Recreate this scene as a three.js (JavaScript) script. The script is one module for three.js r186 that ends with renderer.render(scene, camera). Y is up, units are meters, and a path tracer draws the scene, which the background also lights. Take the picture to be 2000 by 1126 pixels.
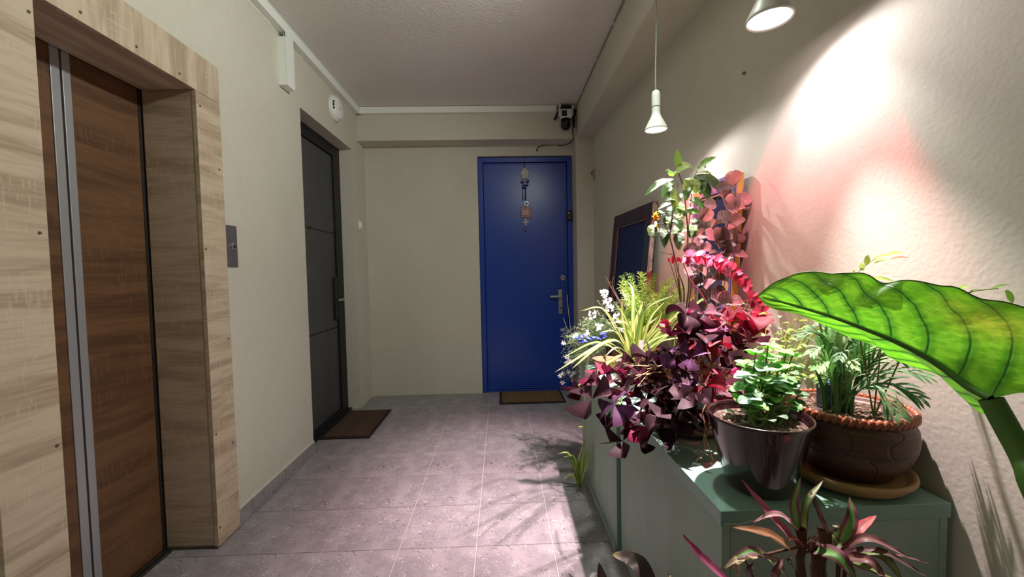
import * as THREE from 'three';
import { mergeGeometries } from 'three/addons/utils/BufferGeometryUtils.js';
import { RoundedBoxGeometry } from 'three/addons/geometries/RoundedBoxGeometry.js';
import { RectAreaLightUniformsLib } from 'three/addons/lights/RectAreaLightUniformsLib.js';

// ------------------------------------------------------------------ camera, light, exposure
const V = (x, y, z) => new THREE.Vector3(x, y, z);
const scene = new THREE.Scene();
scene.background = new THREE.Color(0x000000);
const FOCAL = 800, EYE = 1.18;
const camera = new THREE.PerspectiveCamera(2 * Math.atan(563 / FOCAL) * 180 / Math.PI, 2000 / 1126, 0.02, 30);
const camFwd = V(Math.sin(0.0255) * Math.cos(0.0419), -Math.sin(0.0419), -Math.cos(0.0255) * Math.cos(0.0419)).normalize();
const camRight0 = V(Math.cos(0.0255), 0, Math.sin(0.0255)), camUp0 = camRight0.clone().cross(camFwd);
const ROLL = -0.0202;
const camRight = camRight0.clone().multiplyScalar(Math.cos(ROLL)).addScaledVector(camUp0, Math.sin(ROLL));
const camUp = camUp0.clone().multiplyScalar(Math.cos(ROLL)).addScaledVector(camRight0, -Math.sin(ROLL));
camera.position.set(0, EYE, 0);
camera.quaternion.setFromRotationMatrix(new THREE.Matrix4().makeBasis(camRight, camUp, camFwd.clone().negate()));
scene.add(camera);

const renderer = new THREE.WebGLRenderer({ antialias: true });
renderer.toneMapping = THREE.LinearToneMapping;
renderer.toneMappingExposure = 0.15;
renderer.shadowMap.enabled = true;
renderer.shadowMap.type = THREE.PCFSoftShadowMap;
RectAreaLightUniformsLib.init();

// light settings (the lamps themselves are built further down, each with these)
const GROW = { beam: 115, blush: 32, down: 92, wide: 4.6, lobe: 4.4, red: 11, spill: 130, pos: [[0.697, 1.795, -1.82, 1, 0.85, -0.62, -0.5], [0.787, 1.893, -1.19, 1.25, 1, -0.68, -0.3]] };
const CEIL = { power: 46, angle: 86, penumbra: 0.5, tilt: [-1.5, -0.25], pos: [0.58, 2.5, -1.42], color: 0xf1f5ea };

// ------------------------------------------------------------------ helpers
let seedState = 12345;
const rnd = () => { seedState = (seedState * 1664525 + 1013904223) >>> 0; return seedState / 4294967296; };
const rr = (a, b) => a + (b - a) * rnd();
const pick = a => a[Math.floor(rnd() * a.length) % a.length];
const pixelRay = (px, py) => camFwd.clone().addScaledVector(camRight, (px - 1000) / FOCAL).addScaledVector(camUp, -(py - 563) / FOCAL);
const at = (px, py, depth) => { const r = pixelRay(px, py); return V(0, EYE, 0).addScaledVector(r, depth / -r.z); };
const onX = (px, py, x) => { const r = pixelRay(px, py); return V(0, EYE, 0).addScaledVector(r, x / r.x); };
const WALLX = z => 0.855 + 0.049 * (z + 3.75);

const used = {};
function numbered(n) { used[n] = (used[n] ?? -1) + 1; return used[n] ? n + '_' + String(used[n]).padStart(3, '0') : n; }
function shade(o) { o.castShadow = true; o.receiveShadow = true; return o; }
function thing(name, label, category, pos = [0, 0, 0], group) {
  const o = new THREE.Group(); o.name = numbered(name); o.position.set(...pos);
  o.userData = { label, category }; if (group) o.userData.group = group;
  scene.add(o); return o;
}
function structGroup(name, label) { const o = new THREE.Group(); o.name = name; o.userData = { kind: 'structure' }; if (label) o.userData.label = label; scene.add(o); return o; }
// geometry is given in world coordinates; it is moved into the parent's own axes
function part(name, geo, mat, parent, label, stuff) {
  let g = Array.isArray(geo) ? (geo.length > 1 ? mergeGeometries(geo.map(plain)) : geo[0]) : geo;
  const m = shade(new THREE.Mesh(g, mat)); m.name = name;
  let off = V(0, 0, 0); for (let p = parent; p && p !== scene; p = p.parent) off.add(p.position);
  m.position.sub(off);
  if (label) m.userData.label = label;
  if (stuff) m.userData.kind = 'stuff';
  parent.add(m); return m;
}
function struct(name, geo, mat) {
  const g = Array.isArray(geo) ? mergeGeometries(geo.map(plain)) : geo;
  const m = shade(new THREE.Mesh(g, mat)); m.name = name; m.userData.kind = 'structure'; scene.add(m); return m;
}
function single(name, geo, mat, label, category, group) {
  const o = part(numbered(name), geo, mat, scene); o.userData.label = label; o.userData.category = category; if (group) o.userData.group = group; return o;
}
function plain(g) { const n = g.index ? g.toNonIndexed() : g; for (const k of Object.keys(n.attributes)) if (!['position', 'normal', 'uv'].includes(k)) n.deleteAttribute(k); return n; }
// uv in metres from the dominant side of each normal; swap turns the grain upright
function uvBox(g, swap = false, off = [0, 0]) {
  g = g.index ? g.toNonIndexed() : g;
  const p = g.attributes.position, n = g.attributes.normal, uv = new Float32Array(p.count * 2);
  for (let i = 0; i < p.count; i++) {
    const ax = Math.abs(n.getX(i)), ay = Math.abs(n.getY(i)), az = Math.abs(n.getZ(i));
    let a, b;
    if (ax >= ay && ax >= az) { a = p.getZ(i); b = p.getY(i); } else if (az >= ay) { a = p.getX(i); b = p.getY(i); } else { a = p.getZ(i); b = p.getX(i); }
    if (swap) [a, b] = [b, a];
    uv[2 * i] = a + off[0]; uv[2 * i + 1] = b + off[1];
  }
  g.setAttribute('uv', new THREE.BufferAttribute(uv, 2)); return g;
}
function box(x0, x1, y0, y1, z0, z1, r = 0, swap = false, off) {
  const w = Math.abs(x1 - x0), h = Math.abs(y1 - y0), d = Math.abs(z1 - z0);
  const g = r ? new RoundedBoxGeometry(w, h, d, 2, Math.min(r, w / 2.05, h / 2.05, d / 2.05)) : new THREE.BoxGeometry(w, h, d);
  g.translate((x0 + x1) / 2, (y0 + y1) / 2, (z0 + z1) / 2); return uvBox(g, swap, off);
}
function tube(pts, r, seg = 24, rad = 6, tension = 0.5) {
  return new THREE.TubeGeometry(new THREE.CatmullRomCurve3(pts, false, 'catmullrom', tension), seg, r, rad, false);
}
function taperTube(pts, r0, r1, seg = 24, rad = 7) {
  const g = tube(pts, 1, seg, rad), c = new THREE.CatmullRomCurve3(pts, false, 'catmullrom', 0.5), p = g.attributes.position, nrm = g.attributes.normal;
  let k = 0;
  for (let i = 0; i <= seg; i++) for (let j = 0; j <= rad; j++, k++) {
    const r = r0 + (r1 - r0) * i / seg;
    p.setXYZ(k, p.getX(k) + nrm.getX(k) * (r - 1), p.getY(k) + nrm.getY(k) * (r - 1), p.getZ(k) + nrm.getZ(k) * (r - 1));
  }
  return g;
}
const lathe = (prof, seg = 48) => new THREE.LatheGeometry(prof.map(([r, y]) => new THREE.Vector2(r, y)), seg);

// ------------------------------------------------------------------ textures
function hash(x, y, s) { let h = (x * 374761393 + y * 668265263 + s * 974634541) | 0; h = Math.imul(h ^ (h >>> 13), 1274126177); h ^= h >>> 16; return (h >>> 0) / 4294967296; }
function noise(x, y, px, py, s = 0) {
  const xi = Math.floor(x), yi = Math.floor(y), fx = x - xi, fy = y - yi, u = fx * fx * (3 - 2 * fx), v = fy * fy * (3 - 2 * fy);
  const m = (a, n) => ((a % n) + n) % n, x0 = m(xi, px), x1 = m(xi + 1, px), y0 = m(yi, py), y1 = m(yi + 1, py);
  const a = hash(x0, y0, s), b = hash(x1, y0, s), c = hash(x0, y1, s), d = hash(x1, y1, s);
  return a + (b - a) * u + (c - a) * v + (a - b - c + d) * u * v;
}
function fbm(u, v, px, py, oct = 4, s = 0) { let t = 0, a = 0.5, n = 0; for (let i = 0; i < oct; i++) { t += a * noise(u * px, v * py, px, py, s + i * 17); n += a; a *= 0.5; px *= 2; py *= 2; } return t / n; }
function tex(w, h, fn, srgb = true, rep = [1, 1]) {
  const d = new Uint8Array(w * h * 4);
  for (let y = 0; y < h; y++) for (let x = 0; x < w; x++) {
    const c = fn(x / w, y / h), i = 4 * (y * w + x);
    if (typeof c === 'number') d[i] = d[i + 1] = d[i + 2] = Math.max(0, Math.min(255, c * 255)); else for (let k = 0; k < 3; k++) d[i + k] = Math.max(0, Math.min(255, c[k]));
    d[i + 3] = 255;
  }
  const t = new THREE.DataTexture(d, w, h, THREE.RGBAFormat);
  t.wrapS = t.wrapT = THREE.RepeatWrapping; t.magFilter = THREE.LinearFilter; t.minFilter = THREE.LinearMipmapLinearFilter; t.generateMipmaps = true;
  if (srgb) t.colorSpace = THREE.SRGBColorSpace; t.repeat.set(...rep); t.needsUpdate = true; return t;
}
const mixc = (a, b, t) => { t = Math.max(0, Math.min(1, t)); return [a[0] + (b[0] - a[0]) * t, a[1] + (b[1] - a[1]) * t, a[2] + (b[2] - a[2]) * t]; };
const smooth = (a, b, x) => { const t = Math.max(0, Math.min(1, (x - a) / (b - a))); return t * t * (3 - 2 * t); };
const std = o => new THREE.MeshStandardMaterial(o);
const phys = o => new THREE.MeshPhysicalMaterial(o);

const plasterBump = tex(512, 512, (u, v) => 0.75 * fbm(u, v, 110, 110, 2, 3) + 0.25 * fbm(u, v, 14, 14, 3, 8), false, [1.2, 1.2]);
const plasterTone = (base, amp, s) => tex(512, 512, (u, v) => { const n = fbm(u, v, 4, 4, 5, s) - 0.5, f = fbm(u, v, 90, 90, 2, s + 5) - 0.5; return base.map((c, k) => c + amp * n * (k === 2 ? 1.3 : 1) + 5 * f); }, true, [0.5, 0.5]);
const wallMat = std({ map: plasterTone([206, 203, 190], 12, 21), bumpMap: plasterBump, bumpScale: 0.0005, roughness: 0.92 });
const ceilMat = std({ map: plasterTone([232, 226, 222], 12, 61), bumpMap: plasterBump, bumpScale: 0.002, roughness: 0.95 });

function oakTex(s, light, dark, wave) {
  return tex(1024, 1024, (u, v) => {
    const w = wave * (fbm(u, v, 2, 5, 3, s) - 0.5);
    const rings = fbm(u, (v + w + 1) % 1, 3, 26, 4, s + 3), fine = fbm(u, (v + w * 0.6 + 1) % 1, 14, 170, 3, s + 9);
    const pores = fbm(u, v, 200, 26, 2, s + 31) > 0.66 && fbm(u, v, 5, 9, 2, s + 44) > 0.54 ? 1 : 0;
    let c = mixc(light, dark, smooth(0.35, 0.72, rings) * 0.75 + (fine - 0.45) * 0.9);
    return mixc(c, light.map(q => q + 12), pores * 0.35);
  });
}
const oakMap = oakTex(5, [202, 186, 163], [165, 147, 123], 0.05); oakMap.repeat.set(0.9, 0.9);
const oakMat = std({ map: oakMap, roughness: 0.62 });
const oakEdge = std({ color: 0xb7a787, roughness: 0.7 });
const walnutMap = oakTex(77, [108, 77, 51], [78, 53, 34], 0.06); walnutMap.repeat.set(0.7, 0.8);
const walnutMat = std({ map: walnutMap, roughness: 0.5 });
const tileMaps = [0, 1, 2].map(k => tex(512, 512, (u, v) => {
  const s = 300 + k * 40;
  const w1 = fbm(u, v, 5, 5, 3, s + 1) - 0.5, w2 = fbm(u, v, 5, 5, 3, s + 2) - 0.5;
  const cloud = fbm(u, v, 5, 5, 4, s);
  const uu = (u + 0.10 * w1 + 2) % 1, vv = (v + 0.10 * w2 + 2) % 1;
  const veinA = Math.abs(fbm(uu, vv, 17, 22, 2, s + 3) - 0.5), veinB = Math.abs(fbm(vv, uu, 15, 20, 2, s + 4) - 0.5), veinC = Math.abs(fbm(uu, vv, 30, 34, 2, s + 8) - 0.5);
  const gate = smooth(0.42, 0.6, fbm(u, v, 8, 8, 2, s + 6)), gate2 = smooth(0.44, 0.56, fbm(u, v, 11, 11, 2, s + 7));
  let c = mixc([133, 131, 134], [151, 148, 150], (cloud - 0.3) * 2.2);
  c = mixc(c, [168, 165, 167], smooth(0.05, 0.0, veinC) * 0.45);
  c = mixc(c, [196, 194, 195], smooth(0.04, 0.0, veinA) * 0.85 * gate);
  c = mixc(c, [84, 78, 82], smooth(0.028, 0.0, veinB) * 0.9 * gate2);
  const f = (hash(Math.floor(u * 512), Math.floor(v * 512), s) - 0.5) * 10;
  return c.map(q => q + f);
}));
for (const t of tileMaps) t.repeat.set(3.04, 3.14);
const tileMats = tileMaps.map(m => std({ map: m, roughness: 0.42, bumpMap: plasterBump, bumpScale: 0.0006 }));
const groutMat = std({ color: 0xb4aeaa, roughness: 0.95 });
const whitePlastic = std({ color: 0xeef2ec, roughness: 0.4 });
const blackMat = std({ color: 0x17171a, roughness: 0.5 });
const steelMat = std({ color: 0xb9b7b4, metalness: 0.9, roughness: 0.38 });
const aluMat = std({ color: 0xb4b6ba, metalness: 0.55, roughness: 0.42 });

// ------------------------------------------------------------------ the setting
const CEILY = 2.66, BACKZ = -3.94, LEFTX = -1.265, FRONTZ = 2.0;
struct('floor', box(-1.9, 1.6, -0.12, -0.0025, -4.3, FRONTZ + 0.3), groutMat);
const floorObj = scene.getObjectByName('floor');
{
  const xs = [-1.50, -1.449, -1.12, -0.791, -0.462, -0.131, 0.199, 0.529, 0.858, 1.02], zs = [];
  for (let i = -6; i < 13; i++) zs.push(-1.722 + 0.3184 * i * -1 + 0);
  zs.sort((a, b) => a - b);                                        // far to near
  zs.unshift(-4.02);
  const cache = {};
  let n = 0;
  for (let i = 1; i < xs.length - 1; i++) for (let j = 0; j < zs.length - 1; j++) {
    const x0 = xs[i], x1 = xs[i + 1], z0 = zs[j], z1 = zs[j + 1];
    if (z1 - z0 < 0.04 || x1 - x0 < 0.04) continue;
    const k = (x1 - x0).toFixed(2) + '_' + (z1 - z0).toFixed(2) + '_' + (n % 3);
    if (!cache[k]) { cache[k] = uvBox(new RoundedBoxGeometry(x1 - x0 - 0.003, 0.012, z1 - z0 - 0.003, 1, 0.001)); }
    const m = shade(new THREE.Mesh(cache[k], tileMats[n % 3])); n++;
    m.name = 'tile'; m.position.set((x0 + x1) / 2, -0.006, (z0 + z1) / 2); floorObj.add(m);
  }
}
struct('ceiling', box(-1.9, 1.6, CEILY, CEILY + 0.15, -4.3, FRONTZ + 0.3), ceilMat);
// left wall: a slab with the lift opening and the recess of the dark door cut through
{
  const s = new THREE.Shape([[-FRONTZ - 0.2, -0.02], [4.2, -0.02], [4.2, CEILY + 0.02], [-FRONTZ - 0.2, CEILY + 0.02]].map(p => new THREE.Vector2(...p)));
  const hole = (a, b, t) => s.holes.push(new THREE.Path([[a, -0.01], [a, t], [b, t], [b, -0.01]].map(p => new THREE.Vector2(...p))));
  hole(1.172 - 0.02, 1.764 + 0.02, 1.975); hole(2.70, 3.60, 2.255);
  const g = new THREE.ExtrudeGeometry(s, { depth: 0.4, bevelEnabled: false });
  g.applyMatrix4(new THREE.Matrix4().makeBasis(V(0, 0, -1), V(0, 1, 0), V(1, 0, 0))); g.translate(LEFTX - 0.4, 0, 0);
  struct('wall_left', uvBox(g), wallMat);
}
{
  const s = new THREE.Shape([[-1.7, -0.02], [1.3, -0.02], [1.3, CEILY + 0.02], [-1.7, CEILY + 0.02]].map(p => new THREE.Vector2(...p)));
  s.holes.push(new THREE.Path([[-0.205, -0.01], [-0.205, 2.275], [0.72, 2.275], [0.72, -0.01]].map(p => new THREE.Vector2(...p))));
  const g = new THREE.ExtrudeGeometry(s, { depth: 0.25, bevelEnabled: false }); g.translate(0, 0, BACKZ - 0.25);
  struct('wall_back', uvBox(g), wallMat);
}
{
  const g = box(0, 0.3, -0.02, CEILY + 0.02, -3.3, 3.3), w = struct('wall_right', g, wallMat);   // stands slightly out of square
  w.rotation.y = Math.atan(0.049); w.position.set(WALLX(-1), 0, -1);
}
struct('wall_front', box(-1.7, 1.6, -0.02, CEILY + 0.02, FRONTZ, FRONTZ + 0.2), wallMat);
struct('beam_back', box(-1.30, 1.0, 2.372, CEILY + 0.01, -4.0, -3.755, 0.006), wallMat);
struct('beam_right', box(0.71, 1.45, 2.375, CEILY + 0.01, -3.9, FRONTZ + 0.1, 0.006), wallMat);
struct('column', box(0.70, 1.0, -0.02, 2.40, -4.1, -3.75, 0.008), wallMat);
// skirting tiles along the left wall
{
  const b = structGroup('baseboard_left');
  const zs = [-1.915, -2.018, -2.332, -2.646, -2.698];
  for (let i = 0; i < 4; i++) part('skirting_tile', box(LEFTX - 0.004, LEFTX + 0.011, -0.004, 0.082, zs[i + 1] + 0.002, zs[i] - 0.001, 0.002), tileMats[i % 3], b);
  const c = [1.99, 1.6, 1.28, 0.96, 0.64, 0.32, 0.0, -0.32, -0.64, -1.015];
  for (let i = 0; i < c.length - 1; i++) part('skirting_tile', box(LEFTX - 0.004, LEFTX + 0.011, -0.004, 0.082, c[i + 1] + 0.002, c[i] - 0.001, 0.002), tileMats[i % 3], b);
  part('plaster_lip', box(LEFTX - 0.004, LEFTX + 0.008, 0.082, 0.089, -2.698, -1.915), wallMat, b);
}
// crumbled plaster where the back wall meets the floor
{
  const g = [];
  for (let x = -1.24; x < -0.22; x += 0.035) { const q = new THREE.IcosahedronGeometry(rr(0.008, 0.017), 1); const sx = rr(1.2, 2.2); q.scale(sx, rr(0.3, 0.7), rr(0.5, 1)); q.translate(x + rr(-0.01, 0.01), 0.002, BACKZ + rr(0, 0.004)); g.push(uvBox(q)); }
  for (let z = -3.9; z < -3.6; z += 0.03) { const q = new THREE.IcosahedronGeometry(rr(0.008, 0.015), 1); q.scale(rr(0.6, 1.4), rr(0.4, 0.8), rr(1, 1.8)); q.translate(LEFTX + rr(-0.002, 0.006), 0.003, z); g.push(uvBox(q)); }
  const o = struct('trim_1', g, std({ color: 0x9d9a8b, roughness: 1 }));
}
// ------------------------------------------------------------------ lift: oak cladding and doors
{
  const c = structGroup('trim_2', 'oak laminate cladding around the lift opening');
  const X0 = LEFTX - 0.003, X1 = -1.25;
  const cm = [oakMat];
  part('cladding_panel', box(X0, X1, 0.004, 2.115, -1.172, -1.022, 0.0015, false, [0.37, 0.1]), oakMat, c);
  part('cladding_panel', box(X0, X1, 1.958, 2.115, -1.91, -1.1735, 0.0015, true, [0.11, 0.72]), oakMat, c);
  part('cladding_panel', box(X0, X1, 1.0, 1.9565, -1.91, -1.764, 0.0015, false, [0.61, 0.43]), oakMat, c);
  part('cladding_panel', box(X0, X1, 0.012, 0.9995, -1.91, -1.764, 0.0015, false, [0.2, 0.83]), oakMat, c);
  part('lining_panel', box(-1.47, -1.2715, 0.02, 1.958, -1.784, -1.765, 0.001, false, [0.05, 0.3]), oakMat, c, 'oak laminate lining of the far jamb');
  part('lining_strip', box(-1.2712, -1.2505, 0.02, 1.958, -1.784, -1.7645, 0.001), oakEdge, c, 'plain edge strip');
  part('lining_panel', box(-1.47, -1.2505, 0.02, 1.958, -1.1725, -1.154, 0.001, false, [0.05, 0.3]), oakMat, c);
  part('lining_panel', box(-1.47, -1.2505, 1.9585, 1.9765, -1.765, -1.172, 0.001, false, [0.4, 0.3]), oakMat, c);
  const screws = [[-1.184, 2.06], [-1.30, 1.985], [-1.49, 1.985], [-1.68, 1.983], [-1.785, 1.9], [-1.885, 1.66], [-1.775, 1.3], [-1.89, 0.9], [-1.78, 0.5], [-1.885, 0.42], [-1.775, 0.09], [-1.16, 1.9], [-1.15, 1.31], [-1.157, 0.72], [-1.03, 1.1]];
  for (const [z, y] of screws) { const g = new THREE.CylinderGeometry(0.0042, 0.0042, 0.003, 12); g.rotateZ(Math.PI / 2); g.translate(X1 + 0.0007, y, z); part('screw', g, std({ color: 0x5c564a, roughness: 0.6, metalness: 0.4 }), c); }
  const d = structGroup('door_3', 'lift door of dark brown wood-grain leaves with two aluminium strips');
  const XD = -1.48;
  part('door_leaf', box(XD - 0.03, XD, 0.012, 1.972, -1.4235, -1.15, 0.002, false, [0.2, 0.1]), walnutMat, d);
  part('door_leaf', box(XD - 0.03, XD, 0.012, 1.972, -1.782, -1.4895, 0.002, false, [0.7, 0.4]), walnutMat, d);
  part('edge_strip', box(XD - 0.03, XD + 0.003, 0.012, 1.972, -1.454, -1.424, 0.002), aluMat, d, 'brushed aluminium edge strip');
  part('edge_strip', box(XD - 0.03, XD + 0.003, 0.012, 1.972, -1.489, -1.4615, 0.002), aluMat, d, 'brushed aluminium edge strip');
  part('rubber_seal', box(XD - 0.03, XD - 0.009, 0.012, 1.972, -1.4613, -1.4542), blackMat, d);
  part('side_gap', box(XD - 0.05, XD + 0.004, 0.01, 1.962, -1.7645, -1.7535, 0.002), std({ color: 0x1b1714, roughness: 0.7 }), d, 'dark rubber seal at the far jamb');
  part('sill', box(XD - 0.03, -1.449, -0.006, 0.006, -1.7635, -1.173, 0.002), std({ color: 0x4a453e, metalness: 0.5, roughness: 0.5 }), d);
  part('sill_groove', box(-1.468, -1.458, 0.004, 0.0075, -1.7635, -1.173), blackMat, d);
  part('shaft_back', box(XD - 0.15, XD - 0.05, -0.02, 2.05, -1.9, -1.05), blackMat, d);
}
// ------------------------------------------------------------------ blue door
const DOORZ = -3.98;
{
  const blue = std({ color: 0x1b3f9c, roughness: 0.3 }), d = structGroup('door_1', 'blue steel flat door in a blue frame');
  const fr = [box(-0.203, -0.157, 0.004, 2.268, DOORZ - 0.05, DOORZ + 0.016, 0.003), box(0.652, 0.699, 0.004, 2.268, DOORZ - 0.05, DOORZ + 0.016, 0.003), box(-0.157, 0.652, 2.222, 2.268, DOORZ - 0.05, DOORZ + 0.016, 0.003), box(-0.157, 0.652, -0.002, 0.02, DOORZ - 0.05, DOORZ + 0.004, 0.003)];
  part('door_frame', fr, blue, d);
  part('door_leaf', box(-0.154, 0.649, 0.023, 2.218, DOORZ - 0.045, DOORZ, 0.004), blue, d);
  part('leaf_rim', [box(-0.149, -0.139, 0.028, 2.213, DOORZ, DOORZ + 0.004, 0.0018), box(0.634, 0.644, 0.028, 2.213, DOORZ, DOORZ + 0.004, 0.0018), box(-0.139, 0.634, 2.203, 2.213, DOORZ, DOORZ + 0.004, 0.0018), box(-0.139, 0.634, 0.028, 0.038, DOORZ, DOORZ + 0.004, 0.0018)], blue, d);
  const pl = part('handle_plate', box(0.552, 0.592, 0.755, 0.992, DOORZ, DOORZ + 0.01, 0.005), steelMat, d, 'brushed steel handle plate');
  const lv = [tube([V(0.573, 0.928, DOORZ + 0.008), V(0.573, 0.928, DOORZ + 0.045)], 0.010, 4, 12), new RoundedBoxGeometry(0.115, 0.019, 0.014, 2, 0.006).translate(0.522, 0.928, DOORZ + 0.052)];
  part('lever', lv, steelMat, pl, 'steel lever handle');
  const kc = new THREE.CylinderGeometry(0.009, 0.009, 0.008, 16).rotateX(Math.PI / 2).translate(0.573, 0.81, DOORZ + 0.012);
  part('keyhole', kc, std({ color: 0x444444, metalness: 0.8, roughness: 0.4 }), pl);
  const lk = new THREE.CylinderGeometry(0.024, 0.026, 0.014, 28).rotateX(Math.PI / 2).scale(0.86, 1.15, 1).translate(0.598, 1.108, DOORZ + 0.007);
  const lo = part('upper_lock', lk, steelMat, d, 'oval steel lock rosette');
  part('keyhole', box(0.585, 0.611, 1.103, 1.113, DOORZ + 0.0135, DOORZ + 0.0155, 0.001), blackMat, lo);
  const ph = new THREE.CylinderGeometry(0.021, 0.024, 0.012, 28).rotateX(Math.PI / 2).translate(0.257, 1.828, DOORZ + 0.006);
  const pho = part('peephole', ph, std({ color: 0x6f7175, metalness: 0.9, roughness: 0.25 }), d, 'round steel peephole');
  part('peephole_lens', new THREE.SphereGeometry(0.012, 16, 10).scale(1, 1, 0.4).translate(0.257, 1.828, DOORZ + 0.012), std({ color: 0x101216, roughness: 0.08 }), pho);
}
// ------------------------------------------------------------------ dark door in the left recess
{
  const d = structGroup('door_2', 'dark grey grooved door in a black frame, set in the left wall');
  const X = -1.385, frameM = std({ color: 0x131316, roughness: 0.55 });
  const dm = std({ map: tex(256, 256, (u, v) => { const n = fbm(u, v, 3, 5, 4, 801); return mixc([58, 60, 62], [78, 79, 79], n); }), roughness: 0.55 });
  part('door_frame', [box(X - 0.05, X + 0.016, 0.0, 2.253, -3.598, -3.47, 0.003), box(X - 0.05, X + 0.016, 0.0, 2.253, -2.80, -2.702, 0.003), box(X - 0.05, X + 0.016, 2.165, 2.253, -3.47, -2.80, 0.003), box(X - 0.05, X + 0.02, 0.0, 0.045, -3.47, -2.80, 0.003)], frameM, d);
  // the leaf is panelled: grooves between the pieces are real gaps over a backing board
  part('backing_board', box(X - 0.06, X - 0.012, 0.045, 2.165, -3.47, -2.80), frameM, d);
  const ys = [0.046, 0.742, 1.525, 2.164], zz = [-3.469, -3.262, -2.802];
  for (let i = 0; i < 3; i++) for (let j = 0; j < 2; j++) part('door_panel', box(X - 0.014, X, ys[i] + 0.004, ys[i + 1] - 0.004, zz[j] + 0.003, zz[j + 1] - 0.003, 0.002), dm, d);
  const rod = tube([V(X + 0.001, 1.526, -2.84), V(X + 0.001, 1.524, -3.43)], 0.004, 4, 8);
  part('inlay_rod', [rod, new THREE.SphereGeometry(0.011, 14, 10).translate(X + 0.002, 1.526, -3.03)], std({ color: 0x2c2d2f, roughness: 0.4, metalness: 0.5 }), d);
  const hp = part('handle_plate', box(X, X + 0.018, 0.81, 1.16, -3.455, -3.40, 0.004), frameM, d, 'tall black handle plate');
  part('lever', box(X + 0.02, X + 0.035, 0.958, 0.98, -3.55, -3.44, 0.005), steelMat, hp, 'short steel lever');
  part('threshold', box(X + 0.016, -1.335, -0.002, 0.014, -3.598, -2.702, 0.002), frameM, d);
}
// ------------------------------------------------------------------ grow lamps on cords
GROW.pos.forEach(([x, y, z, k, gain, bx, bz], i) => {
  const t = thing('pendant_lamp', i ? 'nearer white cone grow lamp at the top edge, its wide glowing face showing LED chips' : 'white cone grow lamp hanging lower on a long thin cord, left of the other lamp', 'lamp', [x, y, z]);
  const top = x > 0.705 ? 2.375 : CEILY;
  const cordPts = [V(x, y + 0.155 * k, z), V(x - 0.001, y + 0.25, z), V(x + 0.004, y + (top - y) * 0.55, z), V(x + 0.001, top - 0.08, z), V(x, top, z)];
  part('cord', tube(cordPts, 0.0028, 30, 8), std({ color: 0x8f9a95, roughness: 0.6 }), t, 'thin grey cord');
  const white = std({ color: 0xdde5dc, roughness: 0.42 });
  const so = part('socket', lathe([[0.0001, 0.168], [0.006, 0.1675], [0.013, 0.163], [0.0175, 0.154], [0.0185, 0.145], [0.0185, 0.097], [0.0175, 0.0955], [0.0001, 0.0955]], 32).scale(k, k, k).translate(x, y, z), white, t);
  part('socket_ring', lathe([[0.0172, 0.0962], [0.0172, 0.0915]], 32).scale(k, k, k).translate(x, y, z), std({ color: 0x56605c, roughness: 0.6 }), so);
  const bu = part('bulb', lathe([[0.0175, 0.0925], [0.0178, 0.07], [0.0195, 0.06], [0.025, 0.047], [0.034, 0.03], [0.042, 0.014], [0.048, 0.002], [0.0492, -0.003], [0.048, -0.006], [0.0455, -0.0045], [0.0452, -0.002]], 48).scale(k, k, k).translate(x, y, z), white, t);
  const ledMap = tex(128, 128, (u, v) => { let c = [255, 255, 255]; for (let k = 0; k < 7; k++) { const a = k * 1.047, q = k === 6 ? 0 : 0.24; const du = Math.abs(u - 0.5 - q * Math.cos(a)), dv = Math.abs(v - 0.5 - q * Math.sin(a)); if (du < 0.035 && dv < 0.035) c = (Math.floor(u * 64) + Math.floor(v * 64)) % 2 ? [214, 196, 206] : [244, 232, 238]; } return c; });
  const face = new THREE.CircleGeometry(0.0455 * k, 48).rotateX(Math.PI / 2).translate(x, y - 0.003, z);
  part('glowing_face', face, std({ color: 0x222222, emissive: 0xfff2f6, emissiveMap: ledMap, emissiveIntensity: 11, roughness: 0.4 }), bu, 'glowing white face');
  // its light: spill over the whole half-space below, a wide lobe, a narrower beam; the red chips sit off-centre and show at the rim
  const ly = y - 0.014;
  const area = new THREE.RectAreaLight(0xffe6ee, GROW.spill * gain, 0.075 * k, 0.075 * k); area.position.set(x, ly, z); area.lookAt(x, 0, z); scene.add(area);
  const spot = (color, cd, deg, pen, tx, tz, r, dx = 0, dz = 0) => {
    const s = new THREE.SpotLight(color, cd * gain, 0, deg * Math.PI / 180, pen, 2); s.position.set(x + dx, ly - 0.003, z + dz); s.target.position.set(x + tx, 0, z + tz);
    s.castShadow = true; s.shadow.radius = r; s.shadow.mapSize.set(1024, 1024); s.shadow.camera.near = 0.02; s.shadow.camera.far = 6; scene.add(s, s.target);
  };
  spot(0xffe8ec, GROW.beam, 26, 0.6, bx, bz, 0.7);
  spot(0xff9eb4, GROW.blush, 31, 0.4, bx, bz, 0.7);
  spot(0xfff0f0, GROW.down, 26, 0.85, -0.02, 0.5, 0.35);
  spot(0xf8eff2, GROW.wide, 79, 0.25, 0, 0.5, 0.5);
  spot(0xfbf6f4, GROW.lobe, 36, 0.4, 0.40 * ly, 0.12 * ly, 0.6);
  spot(0xff2840, GROW.red, 37, 0.2, 0.42 * ly, -0.13 * ly, 0.6, 0, -0.008);
});
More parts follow.
